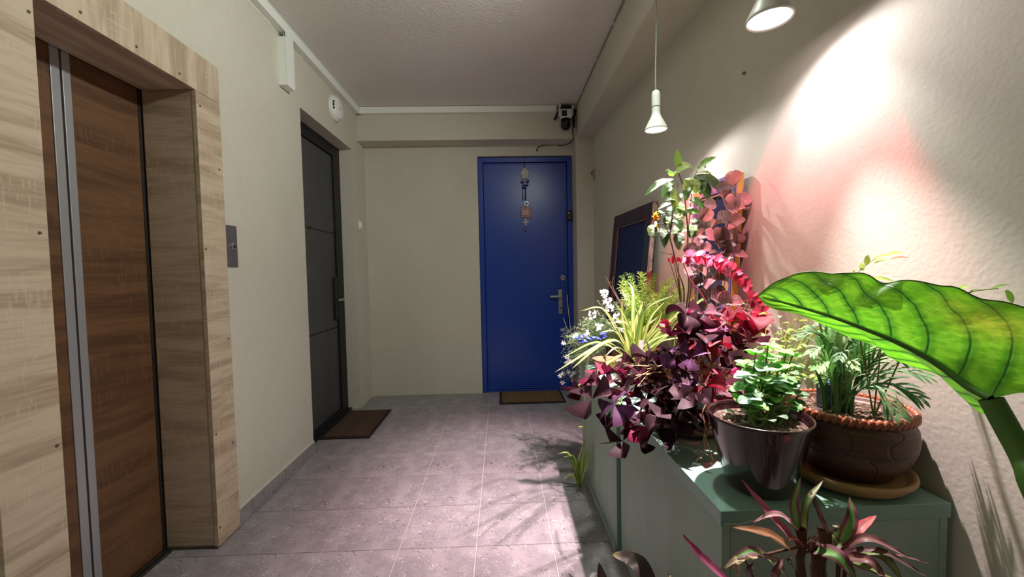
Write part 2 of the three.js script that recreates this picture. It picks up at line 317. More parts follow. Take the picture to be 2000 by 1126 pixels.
// a third lamp on a short cord close under the ceiling, just above the picture's edge: it throws the shadows under the beam and the lift lintel
{
  const [x, y, z] = CEIL.pos, t = thing('ceiling_lamp', 'white reflector lamp on a short cord just under the ceiling, above the view', 'lamp', [x, y, z]);
  const white = std({ color: 0xdde5dc, roughness: 0.42 });
  const lean = g => g.rotateZ(-0.78).translate(x, y, z);
  part('cord', tube([V(x + 0.082, y + 0.083, z), V(x + 0.095, y + 0.105, z), V(x + 0.09, CEILY, z)], 0.0028, 8, 8), std({ color: 0x8f9a95, roughness: 0.6 }), t);
  part('socket', lean(lathe([[0.0001, 0.12], [0.012, 0.118], [0.0185, 0.108], [0.0185, 0.075], [0.0001, 0.075]], 32)), white, t);
  part('bulb', lean(lathe([[0.0175, 0.075], [0.0195, 0.056], [0.03, 0.036], [0.042, 0.014], [0.048, 0.002], [0.0485, -0.003], [0.0455, -0.004]], 48)), white, t);
  part('glowing_face', lean(new THREE.CircleGeometry(0.0455, 40).rotateX(Math.PI / 2).translate(0, -0.003, 0)), std({ color: 0x222222, emissive: CEIL.color, emissiveIntensity: 10 }), t);
  const s = new THREE.SpotLight(CEIL.color, CEIL.power, 0, CEIL.angle * Math.PI / 180, CEIL.penumbra, 2); s.position.set(x - 0.012, y - 0.012, z); s.target.position.set(x + CEIL.tilt[0], y - 1, z + CEIL.tilt[1]); s.castShadow = true; s.shadow.radius = 2.2; s.shadow.mapSize.set(1024, 1024); scene.add(s, s.target);
}
// ------------------------------------------------------------------ trunking, alarm, switches, camera
{
  const t = thing('cable_trunking', 'long white cable trunking running along the left wall under the ceiling', 'trunking', [LEFTX, 2.59, -1]);
  part('channel', box(LEFTX, -1.221, 2.595, CEILY - 0.001, -3.712, 1.9, 0.002), whitePlastic, t);
  part('lid_seam', box(-1.2215, -1.2205, 2.649, 2.6515, -3.712, 1.9), std({ color: 0x9aa09c, roughness: 0.6 }), t);
  const g = []; for (let z = -1.2; z > -2.4; z -= 0.028) { const q = new THREE.IcosahedronGeometry(rr(0.007, 0.014), 1); q.scale(0.35, rr(0.7, 1.2), rr(1.4, 2.4)); q.translate(LEFTX + 0.001, 2.588, z); g.push(uvBox(q)); }
  for (let z = -2.62; z > -3.6; z -= rr(0.12, 0.3)) { const q = new THREE.IcosahedronGeometry(rr(0.006, 0.011), 1); q.scale(0.35, rr(0.5, 0.8), rr(2, 5)); q.translate(LEFTX + 0.001, 2.59, z); g.push(uvBox(q)); }
  part('plaster_bead', g, std({ color: 0xd6d6c8, roughness: 1 }), t, 'ragged plaster along its lower edge', true);
  const t2 = thing('cable_trunking', 'white cable trunking across the beam above the blue door', 'trunking', [-0.3, 2.6, -3.755]);
  part('channel', box(-1.2205, 0.527, 2.6, CEILY - 0.004, -3.755, -3.714, 0.002), whitePlastic, t2);
  part('mitre_cover', box(-1.2205, -1.213, 2.598, CEILY - 0.003, -3.7135, -3.711, 0.001), whitePlastic, t2);
  const t3 = thing('duct_stub', 'short white duct hanging down the left wall from the ceiling trunking', 'duct', [LEFTX, 2.28, -2.5]);
  part('channel', box(LEFTX, -1.214, 2.285, 2.56, -2.545, -2.452, 0.002), whitePlastic, t3);
  part('corner_rib', box(-1.2145, -1.2125, 2.285, 2.593, -2.458, -2.4505, 0.0008), whitePlastic, t3);
  part('channel_ear', box(-1.2215, -1.214, 2.56, 2.594, -2.545, -2.47, 0.001), whitePlastic, t3);
  for (const [a, b] of [[-2.47, -0.006], [-2.49, 0.004], [-2.505, -0.002]]) part('wire', tube([V(-1.24 + b, 2.55, a), V(-1.236, 2.575, a - 0.01), V(-1.245, 2.597, a + 0.004)], 0.003, 10, 6), std({ color: a < -2.49 ? 0x2b2b29 : 0xc9c7b8, roughness: 0.7 }), t3);
}
{
  const p = onX(652, 212, LEFTX), t = thing('smoke_alarm', 'round white alarm unit with dark vent marks above the dark door', 'alarm', [LEFTX, p.y, p.z]);
  const prof = [[0.0001, 0.05], [0.03, 0.0495], [0.06, 0.047], [0.075, 0.043], [0.08, 0.037], [0.081, 0.026], [0.093, 0.022], [0.095, 0.016], [0.095, 0]];
  const L = pr => { const g = lathe(pr, 56); g.rotateZ(-Math.PI / 2); g.translate(LEFTX, p.y, p.z); return g; };
  part('housing', L(prof), whitePlastic, t);
  part('test_button', L([[0.0001, 0.0535], [0.012, 0.053], [0.015, 0.0495]]), std({ color: 0xc9cbc6, roughness: 0.4 }), t);
  for (const a of [-0.32, -0.22, -0.06, 0.02, 0.10, 0.26, 0.36]) {
    const g = new THREE.BoxGeometry(0.013, a === 0.02 ? 0.016 : 0.008, 0.005); g.translate(0, 0, 0.081); g.rotateX(-a); g.translate(LEFTX + 0.031, p.y, p.z); part('vent_slot', g, blackMat, t);
  }
}
{
  const t = thing('call_panel', 'grey steel lift call panel with one round button', 'panel', [LEFTX, 1.32, -1.955]);
  part('face_plate', box(LEFTX, LEFTX + 0.004, 1.226, 1.421, -2.004, -1.912, 0.001), std({ color: 0x807a80, metalness: 0.6, roughness: 0.45 }), t);
  const b = lathe([[0.0001, 0.009], [0.010, 0.009], [0.0105, 0.006], [0.013, 0.008], [0.0165, 0.007], [0.0175, 0]], 28); b.rotateZ(-Math.PI / 2); const q = onX(455, 481, LEFTX + 0.004); b.translate(LEFTX + 0.004, q.y, q.z);
  const bt = part('button', b, std({ color: 0xc3c3c6, metalness: 0.9, roughness: 0.2 }), t, 'polished round button');
  const c = new THREE.CylinderGeometry(0.007, 0.007, 0.003, 20).rotateZ(Math.PI / 2).translate(LEFTX + 0.0135, q.y, q.z); part('button_cap', c, std({ color: 0x2b2b30, roughness: 0.3 }), bt);
}
{
  const t = thing('bell_push', 'small white bell push on the wall strip right of the dark door', 'bell', [LEFTX, 1.62, -3.737]);
  part('plate', box(LEFTX, LEFTX + 0.012, 1.585, 1.66, -3.762, -3.712, 0.004), whitePlastic, t);
  part('rocker', box(LEFTX + 0.011, LEFTX + 0.022, 1.6, 1.645, -3.752, -3.722, 0.004), whitePlastic, t);
}
{
  const t = thing('security_camera', 'white and black dome security camera with two antennas in the top corner', 'camera', [0.604, 2.56, -3.755]);
  const Z = -3.715;
  part('wall_bracket', box(0.56, 0.65, 2.60, 2.64, -3.754, -3.68, 0.006), blackMat, t);
  part('housing', box(0.555, 0.655, 2.525, 2.602, -3.75, -3.655, 0.012), std({ color: 0xe6e8e4, roughness: 0.35 }), t);
  const w = part('lens_window', box(0.562, 0.609, 2.535, 2.588, -3.657, -3.652, 0.004), blackMat, t, 'black lens window');
  part('lens', new THREE.CylinderGeometry(0.013, 0.014, 0.008, 20).rotateX(Math.PI / 2).translate(0.583, 2.561, -3.65), std({ color: 0x3b413d, roughness: 0.15, metalness: 0.3 }), w);
  part('neck', new THREE.CylinderGeometry(0.043, 0.045, 0.012, 28).translate(0.604, 2.521, -3.702), blackMat, t);
  const dome = new THREE.SphereGeometry(0.045, 28, 18); dome.scale(1, 1.12, 1); dome.translate(0.604, 2.478, -3.702); const dm = part('dome', dome, std({ color: 0x111113, roughness: 0.18 }), t, 'glossy black dome');
  part('dome_lens', box(0.599, 0.609, 2.468, 2.508, -3.66, -3.653, 0.003), std({ color: 0x3a3d42, roughness: 0.2 }), dm);
  part('antenna', tube([V(0.545, 2.55, -3.69), V(0.548, 2.59, -3.69), V(0.556, 2.655, -3.69)], 0.0065, 8, 10), whitePlastic, t);
  part('antenna', tube([V(0.662, 2.55, -3.69), V(0.664, 2.585, -3.69), V(0.668, 2.645, -3.69)], 0.0065, 8, 10), whitePlastic, t);
  part('plug', new THREE.CylinderGeometry(0.009, 0.011, 0.07, 12).rotateZ(-0.45).translate(0.525, 2.565, -3.735), blackMat, t);
  const c = thing('camera_cable', 'black cable looping from the camera corner over the blue door', 'cable', [0.69, 2.37, -3.74]);
  part('cable', tube([V(0.64, 2.60, -3.74), V(0.668, 2.56, -3.735), V(0.676, 2.50, -3.745), V(0.674, 2.42, -3.745), V(0.676, 2.365, -3.752), V(0.655, 2.357, -3.85), V(0.60, 2.362, -3.925), V(0.52, 2.372, -3.933), V(0.43, 2.368, -3.933), V(0.385, 2.355, -3.934), V(0.365, 2.335, -3.934)], 0.0042, 90, 8), blackMat, c);
  part('cable_end', new THREE.CylinderGeometry(0.006, 0.008, 0.02, 12).rotateX(0.1).translate(0.365, 2.326, -3.933), blackMat, c);
  part('white_wire', tube([V(0.70, 2.58, -3.74), V(0.703, 2.5, -3.741), V(0.701, 2.43, -3.741), V(0.685, 2.375, -3.75)], 0.003, 30, 6), std({ color: 0xbdbaa9, roughness: 0.7 }), c);
  part('cable_bundle', [tube([V(0.69, 2.63, -3.735), V(0.688, 2.57, -3.725), V(0.68, 2.52, -3.728), V(0.69, 2.46, -3.738)], 0.006, 24, 7), tube([V(0.705, 2.62, -3.735), V(0.695, 2.575, -3.73), V(0.68, 2.535, -3.73), V(0.684, 2.49, -3.735)], 0.006, 24, 7), tube([V(0.66, 2.6, -3.735), V(0.676, 2.57, -3.728), V(0.69, 2.52, -3.73), V(0.682, 2.475, -3.738)], 0.005, 24, 7)], blackMat, c, 'tangle of dark cables');
  for (const x of [0.545, 0.63]) part('clip', box(x - 0.005, x + 0.005, 2.352 + (0.6 - x) * 0.1, 2.378 + (0.6 - x) * 0.1, BACKZ, BACKZ + 0.013, 0.003), whitePlastic, c);
  // thin cable tacked along the edge of the right-hand beam
  const w2 = thing('ceiling_cable', 'thin grey cable tacked along the ceiling edge of the right-hand beam', 'cable', [0.706, CEILY, -2.5]);
  const pts = []; for (let z = -3.72; z < 1.8; z += 0.25) pts.push(V(0.7035, CEILY - 0.006 - 0.004 * Math.abs(Math.sin(z * 4)), z));
  part('wire', tube(pts, 0.0035, 120, 6), std({ color: 0x8d887d, roughness: 0.8 }), w2);
  for (const z of [-3.45, -2.92, -2.5, -2.1]) part('clip', box(0.699, 0.71, CEILY - 0.016, CEILY - 0.002, z - 0.006, z + 0.006, 0.002), whitePlastic, w2);
}
{
  const t = thing('wall_box', 'small yellowish plastic fitting on the right wall beside the blue door', 'fitting', [WALLX(-3.69), 2.03, -3.69]);
  const x = WALLX(-3.69);
  part('plate', box(x - 0.012, x + 0.004, 1.985, 2.085, -3.72, -3.665, 0.003), std({ color: 0xa9a47c, roughness: 0.6 }), t);
  part('hook', tube([V(x - 0.012, 2.06, -3.69), V(x - 0.03, 2.05, -3.688), V(x - 0.03, 2.03, -3.688), V(x - 0.02, 2.022, -3.69)], 0.004, 14, 7), std({ color: 0x4c4a3e, roughness: 0.6 }), t);
  const x2 = WALLX(-1.6);
  const q = onX(1454, 143, WALLX(-1.6) - 0.002);
  single('wall_plug', new THREE.CylinderGeometry(0.006, 0.006, 0.012, 12).rotateZ(Math.PI / 2).translate(WALLX(q.z) - 0.003, q.y, q.z), std({ color: 0x77786e, roughness: 0.9 }), 'small wall plug left high on the right wall between the two lamps', 'plug');
}
// ------------------------------------------------------------------ ornaments on the blue door
{
  const Z = DOORZ + 0.012, X = 0.247;
  const t = thing('hand_charm', 'white open-hand charm with blue beads hanging on the blue door', 'charm', [X, 2.12, DOORZ]);
  part('cord', tube([V(X, 2.295, -3.955), V(X + 0.001, 2.235, -3.958), V(X, 2.165, Z + 0.006)], 0.002, 12, 6), std({ color: 0x20242e, roughness: 0.9 }), t);
  const hs = new THREE.Shape();
  hs.moveTo(-0.022, -0.045); hs.lineTo(0.022, -0.045); hs.quadraticCurveTo(0.034, -0.03, 0.03, -0.005); hs.quadraticCurveTo(0.042, -0.012, 0.038, 0.006); hs.quadraticCurveTo(0.03, 0.03, 0.019, 0.04); hs.quadraticCurveTo(0.012, 0.056, 0, 0.056); hs.quadraticCurveTo(-0.012, 0.056, -0.019, 0.04); hs.quadraticCurveTo(-0.03, 0.03, -0.038, 0.006); hs.quadraticCurveTo(-0.042, -0.012, -0.03, -0.005); hs.quadraticCurveTo(-0.034, -0.03, -0.022, -0.045);
  const ho = (x, y, w, h) => { const p = new THREE.Path(); p.absellipse(x, y, w, h, 0, 7); hs.holes.push(p); };
  ho(0, 0.012, 0.007, 0.012); ho(-0.015, 0.02, 0.004, 0.009); ho(0.015, 0.02, 0.004, 0.009); ho(0, -0.022, 0.006, 0.007); ho(-0.014, -0.018, 0.004, 0.006); ho(0.014, -0.018, 0.004, 0.006);
  part('hand', new THREE.ExtrudeGeometry(hs, { depth: 0.005, bevelSize: 0.001, bevelThickness: 0.001, bevelSegments: 1, curveSegments: 8 }).translate(X, 2.11, Z), std({ color: 0xb9b9b4, roughness: 0.5 }), t, 'white pierced hand');
  const bead = std({ color: 0x14256f, roughness: 0.15 }), white = std({ color: 0xcfd6d8, roughness: 0.3 });
  const bs = [[0, 2.045, 1], [-0.028, 2.035, 0], [0.028, 2.042, 0], [-0.012, 2.005, 0], [0.018, 2.008, 0], [0.002, 1.98, 0], [-0.018, 1.985, 0]];
  for (const [dx, y, w] of bs) { const b = part('bead', new THREE.SphereGeometry(0.0135, 18, 12).translate(X + dx, y, Z + 0.004), w ? white : bead, t); part('bead_eye', new THREE.SphereGeometry(0.005, 10, 8).translate(X + dx, y, Z + 0.0145), w ? bead : white, b); }
  part('tassel', [taperTube([V(X + 0.003, 1.965, Z), V(X + 0.002, 1.92, Z), V(X + 0.001, 1.865, Z)], 0.004, 0.007, 10, 8)], std({ color: 0x16235f, roughness: 0.9 }), t, 'dark blue tassel');
  part('tassel', [taperTube([V(X - 0.022, 1.965, Z - 0.004), V(X - 0.024, 1.92, Z - 0.004), V(X - 0.025, 1.86, Z - 0.004)], 0.003, 0.005, 10, 8)], std({ color: 0x16235f, roughness: 0.9 }), t, 'dark blue tassel');
  // house number tile, painted: cream digits on a brick red mosaic
  const cv = document.createElement('canvas'); cv.width = cv.height = 128; const c = cv.getContext('2d');
  c.fillStyle = '#7d3a30'; c.fillRect(0, 0, 128, 128);
  for (let i = 0; i < 420; i++) { const x = rnd() * 128, y = rnd() * 128; if (x > 26 && x < 104 && y > 24 && y < 106) continue; c.fillStyle = pick(['#b98a6a', '#c9a888', '#8a5a4a', '#6a3e3a', '#b0705a']); c.fillRect(x, y, 5, 5); }
  c.fillStyle = '#84392e'; c.fillRect(26, 24, 78, 82);
  c.fillStyle = '#e4dcc8'; c.font = 'bold 74px serif'; c.textAlign = 'center'; c.textBaseline = 'middle'; c.fillText('15', 64, 66);
  const nm = new THREE.CanvasTexture(cv); nm.colorSpace = THREE.SRGBColorSpace;
  const nt = thing('number_tile', 'square red tile with the cream number 15 on the blue door', 'sign', [0.249, 1.746, DOORZ]);
  part('tile_body', new RoundedBoxGeometry(0.1, 0.104, 0.009, 2, 0.003).translate(0.249, 1.746, DOORZ + 0.0045), std({ color: 0x7d3a30, roughness: 0.4 }), nt);
  part('painted_face', new THREE.PlaneGeometry(0.094, 0.098).translate(0.249, 1.746, DOORZ + 0.0093), std({ map: nm, roughness: 0.35 }), nt);
  const cs = new THREE.Shape([[-0.008, -0.032], [0.008, -0.032], [0.006, -0.004], [0.024, -0.008], [0.024, 0.012], [0.006, 0.008], [0.009, 0.032], [-0.009, 0.032], [-0.006, 0.008], [-0.024, 0.012], [-0.024, -0.008], [-0.006, -0.004]].map(p => new THREE.Vector2(...p)));
  single('cross', new THREE.ExtrudeGeometry(cs, { depth: 0.004, bevelSize: 0.0015, bevelThickness: 0.0015, bevelSegments: 2 }).translate(0.248, 1.652, DOORZ + 0.0015), std({ color: 0xb5aca6, roughness: 0.5 }), 'small pale flared cross under the number tile', 'cross');
  const ey = thing('eye_charm', 'tiny blue glass eye charm below the cross on the blue door', 'charm', [0.24, 1.576, DOORZ]);
  part('glass', new THREE.SphereGeometry(0.014, 20, 14).scale(1, 1.1, 0.45).translate(0.24, 1.576, DOORZ + 0.005), bead, ey);
  part('pupil', new THREE.SphereGeometry(0.005, 12, 8).scale(1, 1, 0.5).translate(0.24, 1.577, DOORZ + 0.0108), white, ey);
  const bx = thing('door_sensor', 'small black door alarm box on the right edge of the blue door frame', 'sensor', [0.667, 1.705, DOORZ]);
  part('housing', box(0.641, 0.697, 1.655, 1.748, DOORZ + 0.012, DOORZ + 0.045, 0.008), blackMat, bx);
  part('chrome_dot', new THREE.SphereGeometry(0.01, 14, 10).scale(1.2, 0.8, 0.4).translate(0.658, 1.727, DOORZ + 0.045), steelMat, bx);
  part('keyhole', new THREE.CylinderGeometry(0.009, 0.009, 0.004, 16).rotateX(Math.PI / 2).translate(0.666, 1.685, DOORZ + 0.0455), std({ color: 0x5c5c60, metalness: 0.7, roughness: 0.4 }), bx);
}
// ------------------------------------------------------------------ door mats
{
  const mk = (label, x0, x1, z0, z1, y, tone, worn) => {
    const t = thing('door_mat', label, 'doormat', [(x0 + x1) / 2, 0, (z0 + z1) / 2]);
    const coir = std({ map: tex(256, 256, (u, v) => { const n = fbm(u, v, 60, 60, 2, 91), l = fbm(u, v, 4, 4, 3, 92); return tone.map(c => c * (0.62 + 0.55 * n + 0.2 * (l - 0.5))); }, true, [3, 3]), roughness: 1, bumpMap: tex(256, 256, (u, v) => fbm(u, v, 90, 90, 2, 95), false, [3, 3]), bumpScale: 0.006 });
    part('rubber_border', box(x0, x1, y, y + 0.009, z0, z1, 0.004), std({ color: 0x1d1a18, roughness: 0.9 }), t, 'black rubber border');
    const s = new THREE.Shape(); const e = 0.022, n = 60; const pts = [];
    const side = (ax, az, bx, bz) => { for (let i = 0; i < n; i++) { const k = i / n, j = worn * (rnd() < 0.25 ? rr(0.2, 1) : 0); const nx = -(bz - az), nz = bx - ax, L = Math.hypot(nx, nz); pts.push(new THREE.Vector2(ax + (bx - ax) * k + nx / L * j, az + (bz - az) * k + nz / L * j)); } };
    side(x0 + e, -z1 + e, x1 - e, -z1 + e); side(x1 - e, -z1 + e, x1 - e, -z0 - e); side(x1 - e, -z0 - e, x0 + e, -z0 - e); side(x0 + e, -z0 - e, x0 + e, -z1 + e);
    s.setFromPoints(pts); const g = new THREE.ExtrudeGeometry(s, { depth: 0.012, bevelEnabled: false }); g.rotateX(-Math.PI / 2); g.translate(0, y + 0.003, 0);
    part('coir_pile', uvBox(g), coir, t, 'brown coir pile');
  };
  mk('dark brown doormat on the floor before the dark door', -1.33, -0.972, -3.525, -2.925, 0.001, [86, 64, 46], 0.001);
  mk('worn tan doormat with ragged edge in front of the blue door', -0.04, 0.555, -3.955, -3.59, 0.001, [126, 100, 64], 0.012);
}
// ------------------------------------------------------------------ pale green cabinets
const TOP = 0.65;
const cabPaint = std({ map: tex(512, 512, (u, v) => { const n = fbm(u, v, 5, 3, 4, 201) - 0.5, s = fbm(u, v, 30, 5, 3, 205) - 0.5; return [[150, 171, 158]][0].map((c, k) => c + 16 * n + 12 * s); }, true, [1, 1]), roughness: 0.62, bumpMap: plasterBump, bumpScale: 0.0008 });
const cabTop = std({ map: tex(512, 512, (u, v) => { const n = fbm(u, v, 4, 4, 4, 221) - 0.5, s = fbm(u, v, 60, 60, 2, 225) - 0.5; return [126, 162, 148].map(c => c + 14 * n + 8 * s); }, true, [1, 1]), roughness: 0.42 });
{
  const t = thing('cabinet', 'nearer pale green painted cabinet carrying the two big plant pots', 'cabinet', [0.72, 0, -1.24]);
  part('top_board', box(0.466, 0.982, TOP - 0.034, TOP, -1.628, -0.857, 0.002), cabTop, t);
  part('side_board', box(0.470, 0.49, 0.012, TOP - 0.0345, -1.626, -0.861, 0.0015), cabPaint, t);
  part('side_board', box(0.96, 0.979, 0.012, TOP - 0.0345, -1.626, -0.861, 0.0015), cabPaint, t);
  part('end_board', box(0.4903, 0.9597, 0.012, TOP - 0.0345, -0.885, -0.861, 0.0015), cabPaint, t);
  part('end_board', box(0.4903, 0.9597, 0.012, TOP - 0.0345, -1.626, -1.602, 0.0015), cabPaint, t);
  part('plinth', box(0.473, 0.975, 0, 0.0118, -1.622, -0.868, 0.002), cabPaint, t);
  const chip = []; let px = 0.472, py = TOP - 0.0275;
  for (let i = 0; i < 16; i++) { const nx = px + rr(0.004, 0.009), ny = TOP - 0.0285 + 0.013 * smooth(5, 15, i) + rr(-0.0018, 0.0018); chip.push(tube([V(px, py, -0.8566), V((px + nx) / 2, (py + ny) / 2 + rr(-0.001, 0.001), -0.8564), V(nx, ny, -0.8566)], 0.0012, 3, 5)); px = nx; py = ny; }
  part('paint_crack', chip, std({ color: 0xb9c8bf, roughness: 0.8 }), t, 'flaking paint along the near top edge');
  const t2 = thing('cabinet', 'farther pale green cabinet under the spider plant, beside the blue door', 'cabinet', [0.7, 0, -2.03]);
  part('top_board', box(0.452, 0.93, TOP - 0.022, TOP, -2.347, -1.652, 0.002), cabTop, t2);
  part('side_board', box(0.456, 0.476, 0.012, TOP - 0.0225, -2.345, -1.6625, 0.0015), cabPaint, t2);
  part('side_board', box(0.905, 0.925, 0.012, TOP - 0.0225, -2.345, -1.6625, 0.0015), cabPaint, t2);
  part('end_board', box(0.456, 0.925, 0.012, TOP - 0.0225, -1.662, -1.64, 0.0015), cabTop, t2);
  part('end_board', box(0.4763, 0.9047, 0.012, TOP - 0.0225, -2.345, -2.323, 0.0015), cabPaint, t2);
  part('skirting', box(0.447, 0.4558, 0.0, 0.03, -2.342, -1.645, 0.002), cabPaint, t2, 'thin skirting strip at the floor');
  part('plinth', box(0.4562, 0.92, 0, 0.0118, -2.335, -1.645, 0.002), cabPaint, t2);
}
// ------------------------------------------------------------------ two painted frames leaning on the right wall
function paintedFrame(label, z0, z1, yBase, yTop, xTop, xBot, bar, cols, edgeCols, paneCol, seed) {
  const h = yTop - yBase, w = z1 - z0, lean = Math.atan2(xTop - xBot, h), len = h / Math.cos(lean), th = 0.032;
  const t = thing('picture_frame', label, 'frame', [xBot, yBase, (z0 + z1) / 2]);
  const paint = (cs, s) => tex(256, 256, (u, v) => { const a = fbm(u, v, 9, 4, 4, s), b = fbm(u, v, 14, 7, 3, s + 5), f = fbm(u, v, 50, 12, 2, s + 9); let c = mixc(cs[0], cs[1], smooth(0.35, 0.65, f)); if (a > 0.55) c = mixc(c, cs[2], smooth(0.55, 0.62, a)); if (b > 0.6) c = mixc(c, cs[3], smooth(0.6, 0.66, b)); return c; }, true, [2.2, 2.2]);
  const fm = std({ map: paint(cols, seed), roughness: 0.6 }), em = std({ map: paint(edgeCols, seed + 50), roughness: 0.65 });
  // built upright facing -x at x = 0, then leaned back
  const M = new THREE.Matrix4().makeTranslation(xBot, yBase, z1).multiply(new THREE.Matrix4().makeRotationY(0.049)).multiply(new THREE.Matrix4().makeRotationZ(-lean)).multiply(new THREE.Matrix4().makeTranslation(0, 0, -z1));
  const P = (n, g, m, lab, par) => part(n, g.applyMatrix4(M), m, par || t, lab);
  for (const [a, b] of [[z0, z0 + bar], [z1 - bar, z1]]) P('side_rail', box(0, th, 0, len, a + 0.0005, b - 0.0005, 0.003), fm);
  P('top_rail', box(0, th, len - bar, len, z0 + bar, z1 - bar, 0.003), fm);
  P('bottom_rail', box(0, th, 0, bar, z0 + bar, z1 - bar, 0.003), fm);
  P('edge_strip', box(0.002, th - 0.002, 0.002, len - 0.002, z1, z1 + 0.004, 0.0015), em, 'weathered painted edge');
  const ins = [box(0.004, 0.012, bar, len - bar, z0 + bar, z0 + bar + 0.016, 0.003), box(0.004, 0.012, len - bar - 0.012, len - bar, z0 + bar, z1 - bar, 0.003)];
  P('inner_bead', mergeGeometries(ins), std({ color: 0x6d5c50, roughness: 0.5 }), 'brown inner bead');
  P('panel', box(0.014, 0.022, bar - 0.004, len - bar + 0.004, z0 + bar - 0.004, z1 - bar + 0.004), std({ color: paneCol, roughness: 0.35 }), 'dark navy panel');
}
paintedFrame('red and blue distressed frame with navy panel leaning on the wall beside the blue door', -3.05, -2.365, 0.0, 1.57, 0.886, 0.74, 0.085, [[52, 46, 56], [62, 44, 46], [46, 58, 76], [104, 44, 46]], [[170, 140, 130], [206, 180, 172], [150, 60, 70], [90, 60, 90]], 0x1f2b4e, 400);
paintedFrame('yellow and violet edged frame with navy panel, behind the pink-leaved branches', -1.885, -1.565, TOP, 1.545, 0.912, 0.865, 0.06, [[84, 62, 110], [128, 84, 120], [66, 56, 104], [150, 112, 70]], [[206, 160, 70], [196, 146, 66], [190, 120, 150], [150, 100, 170]], 0x1c2440, 470);
// ------------------------------------------------------------------ leaf and stem builders
// a leaf lies along +z from its base, its face up (+y)
function leafGeo({ len = 1, wid = 0.4, prof = t => Math.sin(Math.PI * Math.pow(t, 0.8)), fold = 0.1, curl = 0.4, wave = 0, waves = 5, nl = 10, nw = 4, scal = 0, seed = 0 }) {
  const pos = [], uv = [], idx = [];
  let y = 0, z = 0, a = curl > 0 ? 0 : 0;
  for (let i = 0; i <= nl; i++) {
    const t = i / nl; if (i) { z += Math.cos(a) * len / nl; y += Math.sin(a) * len / nl; } a = -curl * t;
    let w = wid * 0.5 * Math.max(0, prof(t)); if (scal) w *= 1 + scal * Math.sin(t * 40);
    for (let j = 0; j <= nw; j++) {
      const s = j / nw * 2 - 1, lift = fold * Math.abs(s) * w * 2 + wave * Math.sin(t * waves * 6.28 + s * 2 + seed) * Math.abs(s);
      pos.push(s * w, y + lift * Math.cos(a), z - lift * Math.sin(a)); uv.push(j / nw, t);
    }
  }
  for (let i = 0; i < nl; i++) for (let j = 0; j < nw; j++) { const p = i * (nw + 1) + j; idx.push(p, p + nw + 1, p + 1, p + 1, p + nw + 1, p + nw + 2); }
  const g = new THREE.BufferGeometry(); g.setAttribute('position', new THREE.Float32BufferAttribute(pos, 3)); g.setAttribute('uv', new THREE.Float32BufferAttribute(uv, 2)); g.setIndex(idx); g.computeVertexNormals(); return g;
}
// a strap leaf through world points; hint is roughly the way its face looks
function strap(pts, wid, { prof = t => Math.pow(Math.sin(Math.PI * Math.min(1, 0.12 + 0.88 * t)), 0.6), fold = 0.25, hint = V(0, 1, 0), nl = 18, nw = 4, twist = 0, wave = 0 } = {}) {
  const c = new THREE.CatmullRomCurve3(pts, false, 'catmullrom', 0.5), pos = [], uv = [], idx = [];
  for (let i = 0; i <= nl; i++) {
    const t = i / nl, p = c.getPointAt(t), tg = c.getTangentAt(t), side = tg.clone().cross(hint);
    if (side.lengthSq() < 1e-6) side.set(1, 0, 0); side.normalize(); if (twist) side.applyAxisAngle(tg, twist * t);
    const nrm = side.clone().cross(tg).normalize(), w = wid * 0.5 * prof(t);
    for (let j = 0; j <= nw; j++) { const s = j / nw * 2 - 1, q = p.clone().addScaledVector(side, s * w).addScaledVector(nrm, fold * Math.abs(s) * w + wave * Math.sin(t * 26 + s) * Math.abs(s)); pos.push(q.x, q.y, q.z); uv.push(j / nw, t); }
  }
  for (let i = 0; i < nl; i++) for (let j = 0; j < nw; j++) { const p = i * (nw + 1) + j; idx.push(p, p + 1, p + nw + 1, p + 1, p + nw + 2, p + nw + 1); }
  const g = new THREE.BufferGeometry(); g.setAttribute('position', new THREE.Float32BufferAttribute(pos, 3)); g.setAttribute('uv', new THREE.Float32BufferAttribute(uv, 2)); g.setIndex(idx); g.computeVertexNormals(); return g;
}
// hang a leaf on its plant: base in world, direction of its length, direction of its face
function leaf(parent, geo, mat, base, dir, up, sc = 1, name = 'leaf', label) {
  const m = shade(new THREE.Mesh(geo, mat)); m.name = name; if (label) m.userData.label = label;
  const z = dir.clone().normalize(), x = up.clone().cross(z); if (x.lengthSq() < 1e-6) x.set(1, 0, 0); x.normalize();
  m.quaternion.setFromRotationMatrix(new THREE.Matrix4().makeBasis(x, z.clone().cross(x), z));
  let off = V(0, 0, 0); for (let p = parent; p && p !== scene; p = p.parent) off.add(p.position);
  m.position.copy(base).sub(off); m.scale.setScalar(sc); parent.add(m); return m;
}
const foliage = (col, o = {}) => phys({ color: col, roughness: 0.8, transmission: 0.45, thickness: 0, side: THREE.DoubleSide, ...o });
const towardEye = p => V(0, EYE, 0).sub(p).normalize();
const rdir = (y = 0) => { const a = rnd() * 6.283; return V(Math.cos(a), y, Math.sin(a)).normalize(); };
const soilMat = std({ map: tex(256, 256, (u, v) => { const n = fbm(u, v, 40, 40, 3, 700), w = fbm(u, v, 70, 70, 2, 703); let c = mixc([38, 28, 22], [78, 60, 48], n); if (w > 0.68) c = [150, 136, 118]; return c; }), roughness: 1 });
